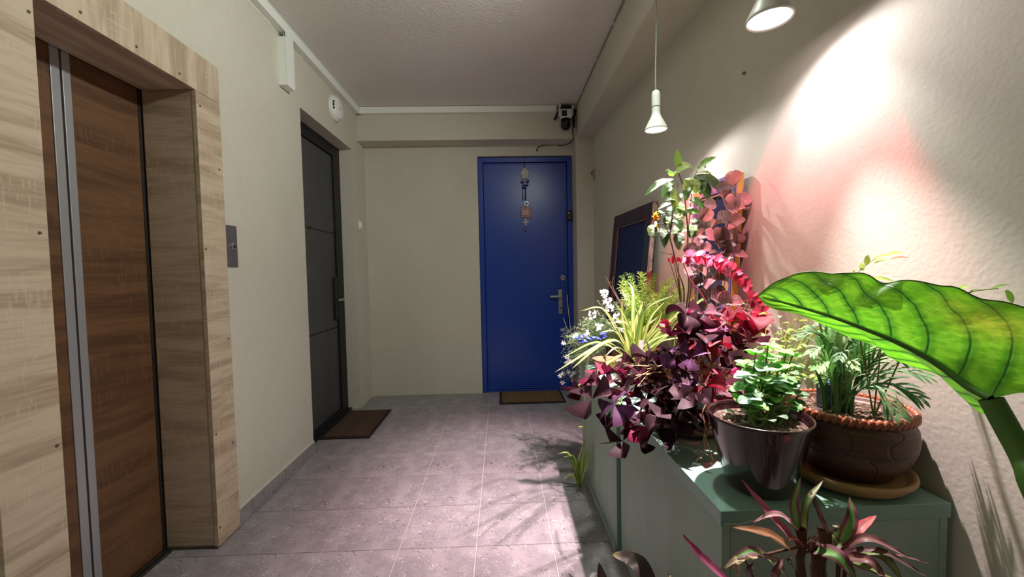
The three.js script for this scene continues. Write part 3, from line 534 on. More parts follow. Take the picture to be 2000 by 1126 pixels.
function soil(parent, x, y, z, r, n = 60) {
  part('soil', new THREE.CylinderGeometry(r, r * 0.96, 0.02, 40).translate(x, y - 0.01, z), soilMat, parent);
  const g = []; for (let i = 0; i < n; i++) { const q = new THREE.IcosahedronGeometry(rr(0.002, 0.006), 0), a = rnd() * 6.28, d = Math.sqrt(rnd()) * r * 0.93; q.rotateX(rnd() * 3); q.scale(1, 0.7, 1); q.translate(x + d * Math.cos(a), y + 0.001, z + d * Math.sin(a)); g.push(plain(q)); }
  part('soil_crumbs', mergeGeometries(g), std({ color: 0x6a5646, roughness: 1 }), parent, null, true);
}
// thin blades joined into one stuff part
class Blades {
  constructor() { this.p = []; }
  add(a, b, w, hint) { const t = b.clone().sub(a), s = t.clone().cross(hint); if (s.lengthSq() < 1e-12) s.set(1, 0, 0); s.setLength(w / 2); const m = a.clone().lerp(b, 0.45); const q = [a, m.clone().add(s), m.clone().sub(s), m.clone().add(s), b, m.clone().sub(s)]; for (const v of q) this.p.push(v.x, v.y, v.z); }
  build() { const g = new THREE.BufferGeometry(); g.setAttribute('position', new THREE.Float32BufferAttribute(this.p, 3)); g.setAttribute('uv', new THREE.Float32BufferAttribute(new Float32Array(this.p.length / 3 * 2), 2)); g.computeVertexNormals(); return g; }
}
function nurseryPot(parent, x, y, z, r, h, col) {
  part('pot', lathe([[0.0001, 0], [r * 0.72, 0], [r * 0.75, 0.004], [r * 0.95, h - 0.02], [r, h - 0.018], [r, h], [r * 0.93, h], [r * 0.9, h - 0.03], [0.0001, h - 0.03]], 36).translate(x, y, z), std({ color: col, roughness: 0.6 }), parent);
  part('soil', new THREE.CylinderGeometry(r * 0.91, r * 0.9, 0.015, 32).translate(x, y + h - 0.024, z), soilMat, parent);
}

// ------------------------------------------------------------------ glossy dark pot with a mint-leaved plant
{
  const x = 0.612, z = -0.957, t = thing('potted_plant', 'bushy plant with round scalloped mint-green leaves in a glossy dark wine-coloured pot', 'plant', [x, TOP, z]);
  const pot = part('pot', lathe([[0.0001, 0], [0.062, 0], [0.069, 0.003], [0.073, 0.01], [0.084, 0.05], [0.096, 0.1], [0.106, 0.145], [0.112, 0.168], [0.1135, 0.173], [0.112, 0.176], [0.108, 0.175], [0.1055, 0.168], [0.098, 0.13], [0.0001, 0.13]], 64).translate(x, TOP, z), phys({ color: 0x220c10, roughness: 0.22, clearcoat: 1, clearcoatRoughness: 0.08 }), t, 'glossy dark wine-coloured pot');
  soil(t, x, TOP + 0.155, z, 0.1, 130);
  const geos = [0, 1, 2].map(k => leafGeo({ len: 1, wid: 0.95, prof: q => Math.pow(Math.sin(Math.PI * Math.pow(q, 0.72)), 0.62) * (1 + 0.07 * Math.sin(q * 34)), fold: 0.1, curl: 0.3 + 0.25 * k, nl: 22, nw: 6, seed: k }));
  const mats = [foliage(0x4f9a3c, { clearcoat: 0.3, clearcoatRoughness: 0.35 }), foliage(0x6cba4a, { clearcoat: 0.25, clearcoatRoughness: 0.35 }), foliage(0x8fd65a), foliage(0x3b7a3a, { clearcoat: 0.4, clearcoatRoughness: 0.3 }), foliage(0x86b795, { clearcoat: 0.5, clearcoatRoughness: 0.3 })];
  const stemM = std({ color: 0x5f7a3a, roughness: 0.7 });
  const tops = [[1476, 688, 1.0, 2], [1452, 735, 0.96, 4], [1490, 720, 0.97, 4], [1535, 690, 1.04, 1], [1508, 700, 1.03, 1], [1480, 770, 0.93, 3], [1540, 740, 0.98, 0], [1440, 760, 1.0, 0], [1555, 715, 1.06, 1], [1560, 770, 1.0, 3], [1510, 745, 0.95, 4], [1470, 710, 1.05, 1], [1525, 765, 0.95, 0], [1500, 675, 1.0, 2], [1462, 780, 0.92, 4], [1550, 690, 1.05, 1], [1520, 720, 0.97, 1], [1455, 712, 1.02, 2]];
  for (const [px, py, d, mi] of tops) {
    const tip = at(px, py, d), base = V(x + rr(-0.03, 0.03), TOP + 0.15, z + rr(-0.03, 0.03)), mid = base.clone().lerp(tip, 0.55).add(V(rr(-0.01, 0.01), -0.005, 0));
    part('stem', taperTube([base, mid, tip], 0.0032, 0.0018, 14, 6), stemM, t);
    const c = new THREE.CatmullRomCurve3([base, mid, tip]);
    for (const [q, sc] of [[1, 1], [0.97, 0.9], [0.86, 1.1], [0.74, 1.05], [0.6, 0.8]]) {
      const p = c.getPointAt(Math.min(1, q)), a0 = rnd() * 6.28;
      for (let k = 0; k < (q > 0.98 ? 3 : 2); k++) {
        const a = a0 + k * (q > 0.98 ? 2.1 : 3.14) + rr(-0.3, 0.3), dir = V(Math.cos(a), q > 0.95 ? rr(0.1, 0.6) : rr(-0.25, 0.3), Math.sin(a));
        leaf(t, pick(geos), q > 0.9 ? mats[mi] : pick(mats), p, dir, V(rr(-0.2, 0.2), 1, rr(-0.2, 0.5)), 0.027 * sc * rr(0.85, 1.2));
      }
    }
  }
  for (let i = 0; i < 12; i++) { const a = rr(0, 6.28); leaf(t, pick(geos), mats[3], V(x + 0.05 * Math.cos(a), TOP + 0.158 + rr(0, 0.03), z + 0.05 * Math.sin(a)), V(Math.cos(a), 0.5, Math.sin(a)), V(0, 1, 0), 0.026); }
}
// ------------------------------------------------------------------ rope-rimmed planter with the parlour palm
{
  const x = 0.855, z = -0.985, t = thing('potted_palm', 'parlour palm in a brown brick-patterned planter with a twisted rope rim', 'plant', [x, TOP, z]);
  const PY = TOP + 0.024;
  const prof = [[0.0001, 0], [0.066, 0], [0.074, 0.004], [0.086, 0.02], [0.1, 0.045], [0.109, 0.072], [0.1125, 0.097], [0.11, 0.12], [0.103, 0.136], [0.1, 0.143], [0.102, 0.149], [0.106, 0.152], [0.1, 0.155], [0.093, 0.15], [0.088, 0.13], [0.0001, 0.13]];
  const bump = tex(512, 256, (u, v) => { const fine = 0.3 * fbm(u, v, 10, 70, 3, 820) + 0.12 * fbm(u, v, 60, 60, 2, 825); const un = u * 9, row = Math.floor(v * 3), wob = 0.06 * (fbm(u, v, 6, 12, 2, 828) - 0.5); const seam = Math.min(Math.abs(((un + wob * 9 + (row % 2) * 0.5) % 1) - 0.5) * 2 / 9 * 4, Math.abs(((v * 3 + wob) % 1) - 0.02) * 1.4); return 0.62 - (seam < 0.045 ? 0.5 : 0) + fine * 0.6; }, false, [1, 1]);
  const W = 1.18; const pot = part('planter', lathe(prof.map(([r, y]) => [r < 0.001 ? r : r * W, y]), 72).translate(x, PY, z), std({ map: tex(256, 256, (u, v) => mixc([62, 40, 32], [104, 66, 48], fbm(u, v, 10, 40, 4, 830))), bumpMap: bump, bumpScale: 0.006, roughness: 0.5 }), t, 'brown planter with incised brick pattern');
  const rope = [];
  for (let k = 0; k < 54; k++) { const a = k / 54 * 6.283, g = new THREE.CapsuleGeometry(0.0072, 0.012, 4, 10); g.rotateZ(Math.PI / 2); g.rotateY(0); g.rotateX(0); g.applyMatrix4(new THREE.Matrix4().makeRotationZ(0.75)); g.rotateY(Math.PI / 2); g.translate(0.1055 * W, 0, 0); g.rotateY(-a); g.translate(x, PY + 0.152, z); rope.push(plain(g)); }
  part('rope_rim', mergeGeometries(rope), std({ color: 0x8a4a30, roughness: 0.42 }), pot, 'twisted terracotta rope rim');
  soil(t, x, PY + 0.141, z, 0.107, 200);
  const fr = [0x4a8640, 0x5c9c48, 0x74b454, 0x3c7438, 0x86ac66, 0x44784a].map(c => foliage(c, { clearcoat: 0.25, clearcoatRoughness: 0.4 }));
  const stemM = std({ color: 0x3f6a34, roughness: 0.6 });
  const frondGeo = (pts, n, ll, w, hint) => {
    const c = new THREE.CatmullRomCurve3(pts), out = [taperTube(pts, 0.0024, 0.001, 16, 5)];
    for (let i = 0; i < n; i++) for (const s of [-1, 1]) {
      const q = 0.42 + 0.57 * i / (n - 1), p = c.getPointAt(q), tg = c.getTangentAt(q), sd = tg.clone().cross(hint).normalize().multiplyScalar(s);
      const d = tg.clone().multiplyScalar(1.15 + 0.6 * q).add(sd.multiplyScalar(0.8)).normalize(), L = ll * Math.sin(Math.PI * (0.25 + 0.62 * (q - 0.42) / 0.58)) * rr(0.85, 1.1);
      const e = p.clone().addScaledVector(d, L).add(V(0, -0.12 * L, 0)), m = p.clone().lerp(e, 0.5).add(V(0, 0.1 * L, 0));
      out.push(strap([p, m, e], w, { hint, nl: 6, nw: 2, fold: 0.2, prof: k => Math.pow(Math.sin(Math.PI * Math.min(1, 0.1 + 0.9 * k)), 0.7) }));
    }
    return mergeGeometries(out.map(plain));
  };
  const tips = [[1562, 655, 1.03, 12, .05], [1583, 690, .95, 11, .052], [1604, 662, 1.02, 11, .05], [1626, 648, 1.06, 12, .05], [1652, 655, .96, 11, .05], [1676, 648, 1.0, 11, .055], [1698, 660, .93, 11, .055], [1722, 672, .95, 11, .055], [1748, 690, .9, 11, .055], [1772, 705, .88, 10, .055], [1793, 712, .9, 10, .05], [1795, 775, .89, 8, .06], [1752, 808, .86, 8, .06], [1606, 745, 1.0, 9, .045], [1596, 720, .92, 9, .05], [1640, 700, .92, 10, .045], [1666, 716, .92, 10, .045], [1580, 640, 1.06, 11, .05], [1810, 735, .88, 9, .05], [1700, 630, 1.02, 11, .05]];
  tips.forEach(([px, py, d, n, ll], i) => {
    const tip = at(px, py, d), b = V(x - 0.018 + rr(-0.022, 0.022), PY + 0.14, z + rr(-0.02, 0.02));
    const hi = Math.max(tip.y, b.y + 0.08), m1 = V(b.x + (tip.x - b.x) * 0.22, b.y + (hi - b.y) * 0.62, b.z + (tip.z - b.z) * 0.22), m2 = V(b.x + (tip.x - b.x) * 0.6, b.y + (hi - b.y) * 1.02 + 0.006, b.z + (tip.z - b.z) * 0.6);
    part('frond', frondGeo([b, m1, m2, tip], n, ll, 0.0052 + (i % 3) * 0.001, towardEye(tip).add(V(rr(-0.5, 0.5), 1.1, rr(-0.3, 0.3)))), fr[i % fr.length], t);
  });
  for (const [dx, dz, h] of [[0, 0, 0.13], [-0.018, 0.012, 0.12], [0.02, -0.006, 0.15], [-0.03, -0.01, 0.11], [0.012, 0.018, 0.10]]) part('cane', taperTube([V(x - 0.018 + dx, PY + 0.135, z + dz), V(x - 0.018 + dx * 1.2, PY + 0.135 + h * 0.5, z + dz), V(x - 0.018 + dx * 1.7, PY + 0.135 + h, z + dz * 1.4)], 0.006, 0.0035, 10, 8), stemM, t);
  // saucer
  single('saucer', lathe([[0.0001, 0], [0.098, 0], [0.106, 0.003], [0.116, 0.012], [0.122, 0.022], [0.128, 0.026], [0.13, 0.031], [0.129, 0.036], [0.124, 0.038], [0.118, 0.034], [0.112, 0.025], [0.104, 0.02], [0.0001, 0.0198]], 72).scale(1.05, 1, 1.05).translate(x - 0.008, TOP + 0.0005, z), std({ color: 0xa9865a, roughness: 0.6 }), 'tan plastic saucer under the rope-rimmed planter', 'saucer');
  const bs = at(1614, 768, 1.02);
  const st = thing('blue_stone', 'rough blue block standing on the soil behind the palm stems', 'stone', [bs.x, PY + 0.14, bs.z]);
  const g = new RoundedBoxGeometry(0.036, 0.07, 0.03, 4, 0.007); const pp = g.attributes.position; for (let i = 0; i < pp.count; i++) { const k = 1 + 0.1 * (hash(Math.round(pp.getX(i) * 900), Math.round(pp.getY(i) * 900 + pp.getZ(i) * 700), 3) - 0.5); pp.setX(i, pp.getX(i) * k); pp.setZ(i, pp.getZ(i) * k); } g.computeVertexNormals();
  part('block', g.translate(bs.x, PY + 0.141 + 0.034, bs.z), std({ map: tex(128, 128, (u, v) => mixc([60, 96, 116], [120, 150, 158], fbm(u, v, 8, 8, 4, 880))), roughness: 0.85 }), st);
  // bamboo-like shoot rising behind the big leaf
  const bt = thing('bamboo_shoot', 'thin arching shoots with few narrow pale leaves rising behind the huge green leaf', 'plant', [x + 0.02, PY + 0.14, z + 0.03]);
  const bm = [foliage(0x9ac24a), foliage(0xbcd870), foliage(0x78a83c)], brown = foliage(0x9a6a4a, { transmission: 0.2 }), sm = std({ color: 0x6d7a3c, roughness: 0.7 });
  const root = V(x + 0.03, PY + 0.14, z + 0.04);
  const s1 = [root, at(1672, 620, .94), at(1658, 560, .95), at(1683, 524, .95), at(1712, 503, .955)], s2 = [root, at(1790, 640, .85), at(1850, 585, .8), at(1905, 568, .775), at(1950, 563, .765)], s3 = [root, at(1720, 640, .9), at(1685, 580, .92), at(1700, 548, .92)];
  for (const s of [s1, s2, s3]) part('stem', taperTube(s, 0.002, 0.0009, 26, 5), sm, bt);
  const bl = (a, b, w, m, lab) => { const p = at(...a), q = at(...b), h = towardEye(p).add(V(0, 0.8, 0)); part('leaf', strap([p, p.clone().lerp(q, 0.5).add(V(0, 0.003, 0)), q], w, { hint: h, nl: 10, nw: 2, fold: 0.15, prof: k => Math.pow(Math.sin(Math.PI * Math.min(1, 0.08 + 0.92 * k)), 0.7) }), m, bt, lab); };
  bl([1692, 517, .95], [1696, 497, .95], .012, bm[1]); bl([1684, 528, .95], [1681, 513, .95], .012, bm[1]); bl([1705, 507, .955], [1736, 497, .95], .008, bm[0]); bl([1730, 499, .95], [1763, 493, .945], .010, bm[0]); bl([1698, 515, .955], [1741, 505, .95], .009, bm[1]); bl([1738, 506, .95], [1777, 503, .945], .006, brown, 'withered brown leaf tip');
  bl([1700, 543, .92], [1746, 549, .91], .010, bm[0]); bl([1670, 536, .94], [1662, 529, .94], .008, bm[1]); bl([1872, 566, .79], [1894, 557, .79], .008, bm[0]); bl([1890, 572, .785], [1922, 567, .78], .006, bm[2]); bl([1932, 566, .77], [1974, 556, .765], .006, bm[2]); bl([1965, 566, .765], [1978, 592, .76], .010, bm[2]);
  const pa = thing('grass_tuft', 'tuft of long pale grass blades against the wall behind the palm', 'grass', [0.88, TOP, -1.3]);
  const gm = [foliage(0xa9c07a, { transmission: 0.3 }), foliage(0xc3d49a, { transmission: 0.3 })];
  nurseryPot(pa, 0.915, TOP, -1.275, 0.042, 0.09, 0x5a4034);
  for (const [px, py, d] of [[1520, 622, 1.25], [1545, 630, 1.22], [1560, 642, 1.2], [1590, 622, 1.22], [1600, 640, 1.15], [1575, 610, 1.26], [1530, 640, 1.3], [1612, 618, 1.2], [1625, 632, 1.16], [1548, 612, 1.3], [1600, 600, 1.28], [1640, 640, 1.2]]) { const q = at(px, py, d), b = V(0.915 + rr(-0.02, 0.02), TOP + 0.07, -1.275 + rr(-0.02, 0.02)); part('leaf', strap([b, b.clone().lerp(q, 0.5).add(V(0, 0.07, 0)), q.clone().lerp(b, 0.12).add(V(0, 0.02, 0)), q], 0.006, { nl: 12, nw: 2, hint: V(0.3, 1, 0.3) }), pick(gm), pa); }
}
// ------------------------------------------------------------------ bright creeping foliage at the wall between the pots
{
  const t = thing('creeping_plant', 'sunlit lime-green small-leaved creeper at the wall between wine pot and rope-rimmed planter', 'plant', [0.79, TOP, -1.27]);
  nurseryPot(t, 0.80, TOP, -1.215, 0.055, 0.12, 0x9a5638);
  const geos = [0, 1].map(k => leafGeo({ len: 1, wid: 0.62, prof: q => Math.pow(Math.sin(Math.PI * Math.pow(q, 0.7)), 0.8), fold: 0.25, curl: 0.4 + 0.3 * k, nl: 6, nw: 2 }));
  const mats = [0x9dc94a, 0xb6da62, 0x84b83c, 0xc8e47c].map(c => foliage(c, { transmission: 0.55 })), sm = std({ color: 0x8ea64e, roughness: 0.7 });
  for (let i = 0; i < 42; i++) {
    const a = rnd() * 6.28, b = V(0.80 + 0.03 * Math.cos(a), TOP + 0.1, -1.215 + 0.03 * Math.sin(a)), tip = at(rr(1500, 1608), rr(612, 770), rr(1.12, 1.32)); if (tip.x > WALLX(tip.z) - 0.01) tip.x = WALLX(tip.z) - 0.012;
    const mid = b.clone().lerp(tip, 0.5).add(V(0, 0.04, 0)), c = new THREE.CatmullRomCurve3([b, mid, tip]); part('stem', taperTube([b, mid, tip], 0.0015, 0.0008, 8, 4), sm, t);
    for (let k = 0; k < 6; k++) { const q = 1 - 0.13 * k; leaf(t, pick(geos), pick(mats), c.getPointAt(q), rdir(rr(-0.2, 0.6)), V(rr(-0.4, 0.4), 1, rr(-0.2, 0.6)), rr(0.017, 0.028)); }
  }
}
// ------------------------------------------------------------------ huge elephant-ear leaf
{
  const veinAt = (v, s) => 8.0 * v - 3.6 * s * (0.72 + 0.28 * s) * (1 - 0.45 * v * v) + 5;   // side veins sweep from the midrib towards the tip
  const veins = tex(1024, 1024, (u, v) => {   // u: 0 lower edge .. 0.5 midrib .. 1 upper edge; v: 0 leaf base .. 1 tip
    const s = Math.abs(u - 0.5) * 2, n = fbm(u, v, 6, 6, 4, 901), fine = fbm(u, v, 70, 90, 2, 905);
    const k = veinAt(v, s), ph = k - Math.floor(k), dv = Math.min(ph, 1 - ph);
    const side = smooth(0.05, 0.012, dv * (1.1 + 0.6 * s)), mid = smooth(0.05, 0.018, s);
    const net = smooth(0.42, 0.6, fbm((u + v * 0.6 + 4) % 1, (v - s * 0.42 + 4) % 1, 40, 26, 3, 911));
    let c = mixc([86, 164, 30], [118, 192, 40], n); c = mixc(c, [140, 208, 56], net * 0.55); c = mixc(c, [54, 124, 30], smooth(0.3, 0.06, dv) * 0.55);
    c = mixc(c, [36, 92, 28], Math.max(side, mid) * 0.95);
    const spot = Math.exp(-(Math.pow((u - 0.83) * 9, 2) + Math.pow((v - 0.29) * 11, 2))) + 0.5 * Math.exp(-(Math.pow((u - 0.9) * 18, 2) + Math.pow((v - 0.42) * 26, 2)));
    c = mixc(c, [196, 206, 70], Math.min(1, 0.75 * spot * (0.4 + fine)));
    return c.map(q => q + 14 * (fine - 0.5));
  });
  veins.wrapS = veins.wrapT = THREE.ClampToEdgeWrapping;
  const bump = tex(512, 512, (u, v) => { const s = Math.abs(u - 0.5) * 2, k = veinAt(v, s), ph = k - Math.floor(k), dv = Math.min(ph, 1 - ph); return 0.4 + 0.6 * Math.max(smooth(0.06, 0.0, dv * (1.1 + 0.6 * s)), smooth(0.06, 0.0, s)) + 0.06 * fbm(u, v, 60, 60, 2, 915); }, false);
  bump.wrapS = bump.wrapT = THREE.ClampToEdgeWrapping;
  const t = thing('elephant_ear_plant', 'huge glowing green elephant-ear leaf on a thick stalk at the right edge', 'plant', [0.8, 0, -0.22]);
  const C = pts => new THREE.CatmullRomCurve3(pts.map(p => at(...p)), false, 'centripetal');
  const upper = C([[2160, 800, .60], [2150, 700, .59], [2080, 628, .60], [2000, 600, .62], [1960, 589, .635], [1915, 583, .65], [1865, 560, .67], [1838, 558, .68], [1795, 549, .70], [1763, 547, .715], [1738, 552, .735], [1722, 552, .745], [1690, 534, .765], [1650, 533, .79], [1620, 534, .815], [1594, 530, .835], [1560, 533, .86], [1542, 539, .875], [1510, 553, .905], [1480, 577, .935]]);
  const mid = C([[1935, 778, .60], [1905, 764, .62], [1868, 738, .645], [1832, 712, .67], [1790, 687, .695], [1738, 662, .725], [1690, 643, .755], [1640, 624, .79], [1590, 608, .83], [1540, 594, .875], [1508, 585, .905], [1480, 577, .935]]);
  const lower = C([[2075, 905, .60], [2010, 858, .615], [1970, 822, .63], [1931, 811, .66], [1905, 800, .68], [1870, 764, .70], [1835, 734, .72], [1783, 715, .745], [1738, 698, .765], [1716, 678, .775], [1664, 660, .80], [1608, 634, .835], [1560, 614, .865], [1511, 603, .90], [1492, 592, .92], [1480, 577, .935]]);
  // surface: from each point of the midrib out to both margins, bulging between the side veins
  const NL = 72, NW = 20, pos = [], uv = [], idx = [];
  for (let i = 0; i <= NL; i++) {
    const v = i / NL, M = mid.getPointAt(v), U = upper.getPointAt(v), L = lower.getPointAt(v);
    const nU = U.clone().sub(M).cross(mid.getTangentAt(v)).normalize();
    for (let j = 0; j <= NW; j++) {
      const s = j / NW * 2 - 1, E = s > 0 ? U : L, q = Math.abs(s), p = M.clone().lerp(E, q);
      const k = veinAt(v, q);
      const puff = 0.0055 * Math.sin(Math.PI * (k - Math.floor(k))) * Math.sin(Math.PI * Math.min(1, q * 1.1)) * Math.min(1, (1 - v) * 4) + 0.018 * Math.sin(Math.PI * q) * (1 - v);
      p.addScaledVector(nU, s > 0 ? puff : -puff * 0.6); pos.push(p.x, p.y, p.z); uv.push(j / NW, v);
    }
  }
  for (let i = 0; i < NL; i++) for (let j = 0; j < NW; j++) { const p = i * (NW + 1) + j; idx.push(p, p + 1, p + NW + 1, p + 1, p + NW + 2, p + NW + 1); }
  const g = new THREE.BufferGeometry(); g.setAttribute('position', new THREE.Float32BufferAttribute(pos, 3)); g.setAttribute('uv', new THREE.Float32BufferAttribute(uv, 2)); g.setIndex(idx); g.computeVertexNormals();
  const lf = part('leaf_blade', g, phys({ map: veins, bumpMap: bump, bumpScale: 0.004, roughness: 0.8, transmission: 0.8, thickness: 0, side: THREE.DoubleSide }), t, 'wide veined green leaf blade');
  const ribM = std({ color: 0x47702c, roughness: 0.6 });
  const mp = []; for (let i = 0; i <= 14; i++) mp.push(mid.getPointAt(i / 14 * 0.97)); part('midrib', taperTube(mp, 0.006, 0.001, 40, 8), ribM, lf);
  // margin seen as a thin dark line
  const up = []; for (let i = 0; i <= 60; i++) up.push(upper.getPointAt(i / 60)); part('margin', tube(up, 0.0011, 120, 5), std({ color: 0x3c5428, roughness: 0.6 }), lf);
  part('stalk', taperTube([at(1935, 778, .60), at(1965, 832, .585), at(2005, 905, .56), at(2060, 1030, .52), V(0.80, 0.42, -0.36), V(0.81, 0.2, -0.25)], 0.0145, 0.019, 50, 14), std({ color: 0x4d7a2c, roughness: 0.5 }), t, 'thick green leaf stalk');
  nurseryPot(t, 0.81, 0, -0.22, 0.12, 0.24, 0x6a3c2a);
}
// ------------------------------------------------------------------ purple shamrock
{
  const x = 0.615, z = -1.35, t = thing('purple_shamrock', 'purple shamrock plant with large triangular maroon leaflets spilling over the cabinet edge', 'plant', [x, TOP + 0.02, z]);
  part('bowl', lathe([[0.0001, 0], [0.07, 0], [0.078, 0.004], [0.098, 0.04], [0.112, 0.08], [0.118, 0.105], [0.121, 0.112], [0.119, 0.116], [0.113, 0.113], [0.106, 0.09], [0.0001, 0.09]], 56).translate(x, TOP + 0.017, z), phys({ color: 0x1c1512, roughness: 0.35, clearcoat: 0.5, clearcoatRoughness: 0.2 }), t, 'dark brown bowl');
  part('soil', new THREE.CylinderGeometry(0.108, 0.106, 0.012, 40).translate(x, TOP + 0.105, z), soilMat, t);
  single('saucer', lathe([[0.0001, 0], [0.108, 0], [0.118, 0.004], [0.13, 0.016], [0.139, 0.027], [0.141, 0.031], [0.139, 0.034], [0.133, 0.031], [0.122, 0.018], [0.114, 0.0145], [0.0001, 0.0142]], 64).translate(x, TOP + 0.0005, z), std({ color: 0x8a6a4c, roughness: 0.6 }), 'brown plastic saucer under the purple shamrock bowl', 'saucer');
  const trefoil = (fold, droop, sd, only = 3) => {
    const pos = [], uv = [], idx = [], nl = 7, nw = 6;
    for (let L = 0; L < only; L++) {
      const a = L * 2.094 + (hash(L, sd, 4) - 0.5) * 0.35, ca = Math.cos(a), sa = Math.sin(a), o = pos.length / 3, k = 0.9 + 0.2 * hash(L, sd, 5), dr = droop * (0.6 + 0.8 * hash(L, sd, 6)), fo = fold * (0.5 + hash(L, sd, 7));
      for (let i = 0; i <= nl; i++) for (let j = 0; j <= nw; j++) {
        const q = i / nl, s = j / nw * 2 - 1, w = 0.66 * Math.pow(q, 0.92) * (1 - 0.06 * Math.pow(q, 8));
        const r = q * (1 - 0.14 * Math.pow(1 - Math.abs(s), 1.6) * Math.pow(q, 5) - 0.10 * Math.pow(Math.abs(s), 6) * q * q), lx = s * w, ly = fo * Math.abs(s) * w - dr * q * q;
        const cosd = Math.cos(dr * q), lz = r * cosd + 0.02;
        pos.push(k * (lz * ca - lx * sa), k * ly, k * (lz * sa + lx * ca)); uv.push(j / nw, q);
      }
      for (let i = 0; i < nl; i++) for (let j = 0; j < nw; j++) { const p = o + i * (nw + 1) + j; idx.push(p, p + 1, p + nw + 1, p + 1, p + nw + 2, p + nw + 1); }
    }
    const g = new THREE.BufferGeometry(); g.setAttribute('position', new THREE.Float32BufferAttribute(pos, 3)); g.setAttribute('uv', new THREE.Float32BufferAttribute(uv, 2)); g.setIndex(idx); g.computeVertexNormals(); return g;
  };
  const geos = [trefoil(0.7, 0.12, 1), trefoil(1.1, 0.3, 2), trefoil(0.45, 0.4, 3), trefoil(1.3, 0.15, 4), trefoil(0.8, 0.5, 5)];
  const oxMap = (a, b, s) => tex(128, 128, (u, v) => { const c = Math.abs(u - 0.5) * 2, n = fbm(u, v, 8, 10, 3, s); return mixc(mixc(a, b, smooth(0.75, 0.1, Math.abs(v - 0.5) * 1.3 + c * 0.5) * 0.6 + 0.3 * (n - 0.5)), a.map(q => q * 0.7), smooth(0.08, 0.0, c) * 0.5); });
  const M = (a, b, s, tr) => phys({ map: oxMap(a, b, s), roughness: 0.7, transmission: tr, thickness: 0, side: THREE.DoubleSide, specularIntensity: 0.45, clearcoat: 0.08, clearcoatRoughness: 0.4 });
  const dark = M([66, 8, 32], [90, 16, 50], 1, 0.4), darker = M([42, 6, 22], [62, 12, 36], 2, 0.3), crim = M([116, 8, 32], [146, 16, 46], 3, 0.6), pink = M([142, 30, 78], [176, 58, 108], 4, 0.5), lav = M([78, 40, 76], [112, 74, 112], 5, 0.25);
  const stemM = std({ color: 0x8f5648, roughness: 0.6 }), stems = [];
  const c6 = (X, Y, d) => at(1080 + X / 2.9625, 520 + Y / 2.9625, d);
  const put = (X, Y, size, d, m, tilt = 0) => {
    const p = c6(X, Y, d), out = p.clone().sub(V(x, p.y, z)); out.y = 0; const dist = out.length(); out.normalize();
    const up = V(0, 1, 0).addScaledVector(out, 0.35 + dist * 1.3).add(V(rr(-0.5, 0.5), 0, rr(-0.2, 0.75))).addScaledVector(towardEye(p), tilt).normalize();
    const L = size / 2.9625 * d / 800 * 1.22; const lf = leaf(t, pick(geos), m, p, rdir(0), up, L);
    const b = V(x + rr(-0.06, 0.06), TOP + 0.11, z + rr(-0.06, 0.06)), q = p.clone().lerp(b, 0.45); q.y = Math.max(q.y, b.y + (p.y - b.y) * 0.7) + 0.045 + 0.1 * dist; stems.push(plain(taperTube([b, b.clone().lerp(q, 0.5).add(V(0, 0.02, 0)), q, p.clone().addScaledVector(up, 0.0)], 0.0016, 0.001, 14, 5)));
  };
  const D = dark, K = darker, C = crim, P = pink, A = lav;
  const list = [
    [775, 285, 105, 1.24, K], [870, 275, 90, 1.26, D], [1000, 320, 95, 1.26, C], [1055, 300, 80, 1.3, C], [1135, 310, 100, 1.24, C], [690, 365, 62, 1.26, P], [755, 385, 75, 1.22, D], [845, 335, 80, 1.28, P], [900, 340, 72, 1.3, C], [960, 375, 80, 1.26, A], [1080, 385, 70, 1.3, C], [1140, 420, 80, 1.26, D], [870, 405, 84, 1.22, K], [805, 400, 74, 1.24, D], [930, 440, 82, 1.22, C], [1000, 430, 80, 1.26, D], [1062, 455, 72, 1.26, K], [965, 495, 72, 1.22, K], [1025, 530, 64, 1.22, K], [870, 470, 82, 1.2, C], [820, 455, 66, 1.25, D], [1170, 360, 60, 1.3, C],
    [560, 530, 100, 1.26, K], [480, 565, 82, 1.28, D], [640, 535, 84, 1.24, D], [700, 520, 86, 1.2, A], [800, 525, 86, 1.18, A], [600, 575, 76, 1.25, D], [745, 480, 76, 1.26, D],
    [250, 635, 72, 1.3, P], [345, 610, 86, 1.3, P], [420, 645, 82, 1.28, D], [155, 705, 80, 1.3, D], [225, 765, 112, 1.22, K], [355, 795, 108, 1.2, A], [300, 690, 76, 1.26, D], [395, 725, 74, 1.24, C], [335, 880, 72, 1.22, K], [460, 800, 86, 1.2, A], [505, 835, 76, 1.18, D], [470, 920, 90, 1.17, P], [405, 1010, 105, 1.16, K], [500, 1010, 66, 1.16, K], [590, 940, 110, 1.14, K], [600, 825, 98, 1.16, D], [540, 775, 84, 1.2, K], [660, 785, 92, 1.16, K],
    [700, 680, 104, 1.16, K], [765, 725, 106, 1.13, K], [830, 745, 100, 1.12, K], [780, 665, 76, 1.16, A], [685, 850, 104, 1.12, K], [760, 880, 104, 1.12, K], [825, 830, 84, 1.12, K], [640, 905, 92, 1.13, K], [735, 810, 92, 1.12, K], [880, 900, 80, 1.13, K],
    [890, 695, 90, 1.13, C], [945, 685, 64, 1.16, C], [1000, 620, 62, 1.2, P], [1010, 725, 82, 1.14, D], [945, 765, 74, 1.12, P], [1060, 800, 62, 1.13, C], [985, 665, 62, 1.18, D], [1050, 705, 62, 1.17, P], [905, 620, 60, 1.24, C], [440, 690, 70, 1.24, D], [560, 680, 76, 1.24, D], [500, 640, 64, 1.3, C], [620, 660, 70, 1.22, D],
  ];
  for (const a of list) put(...a);
  part('leaf_stalks', mergeGeometries(stems), stemM, t, 'thin reddish leaf stalks', true);
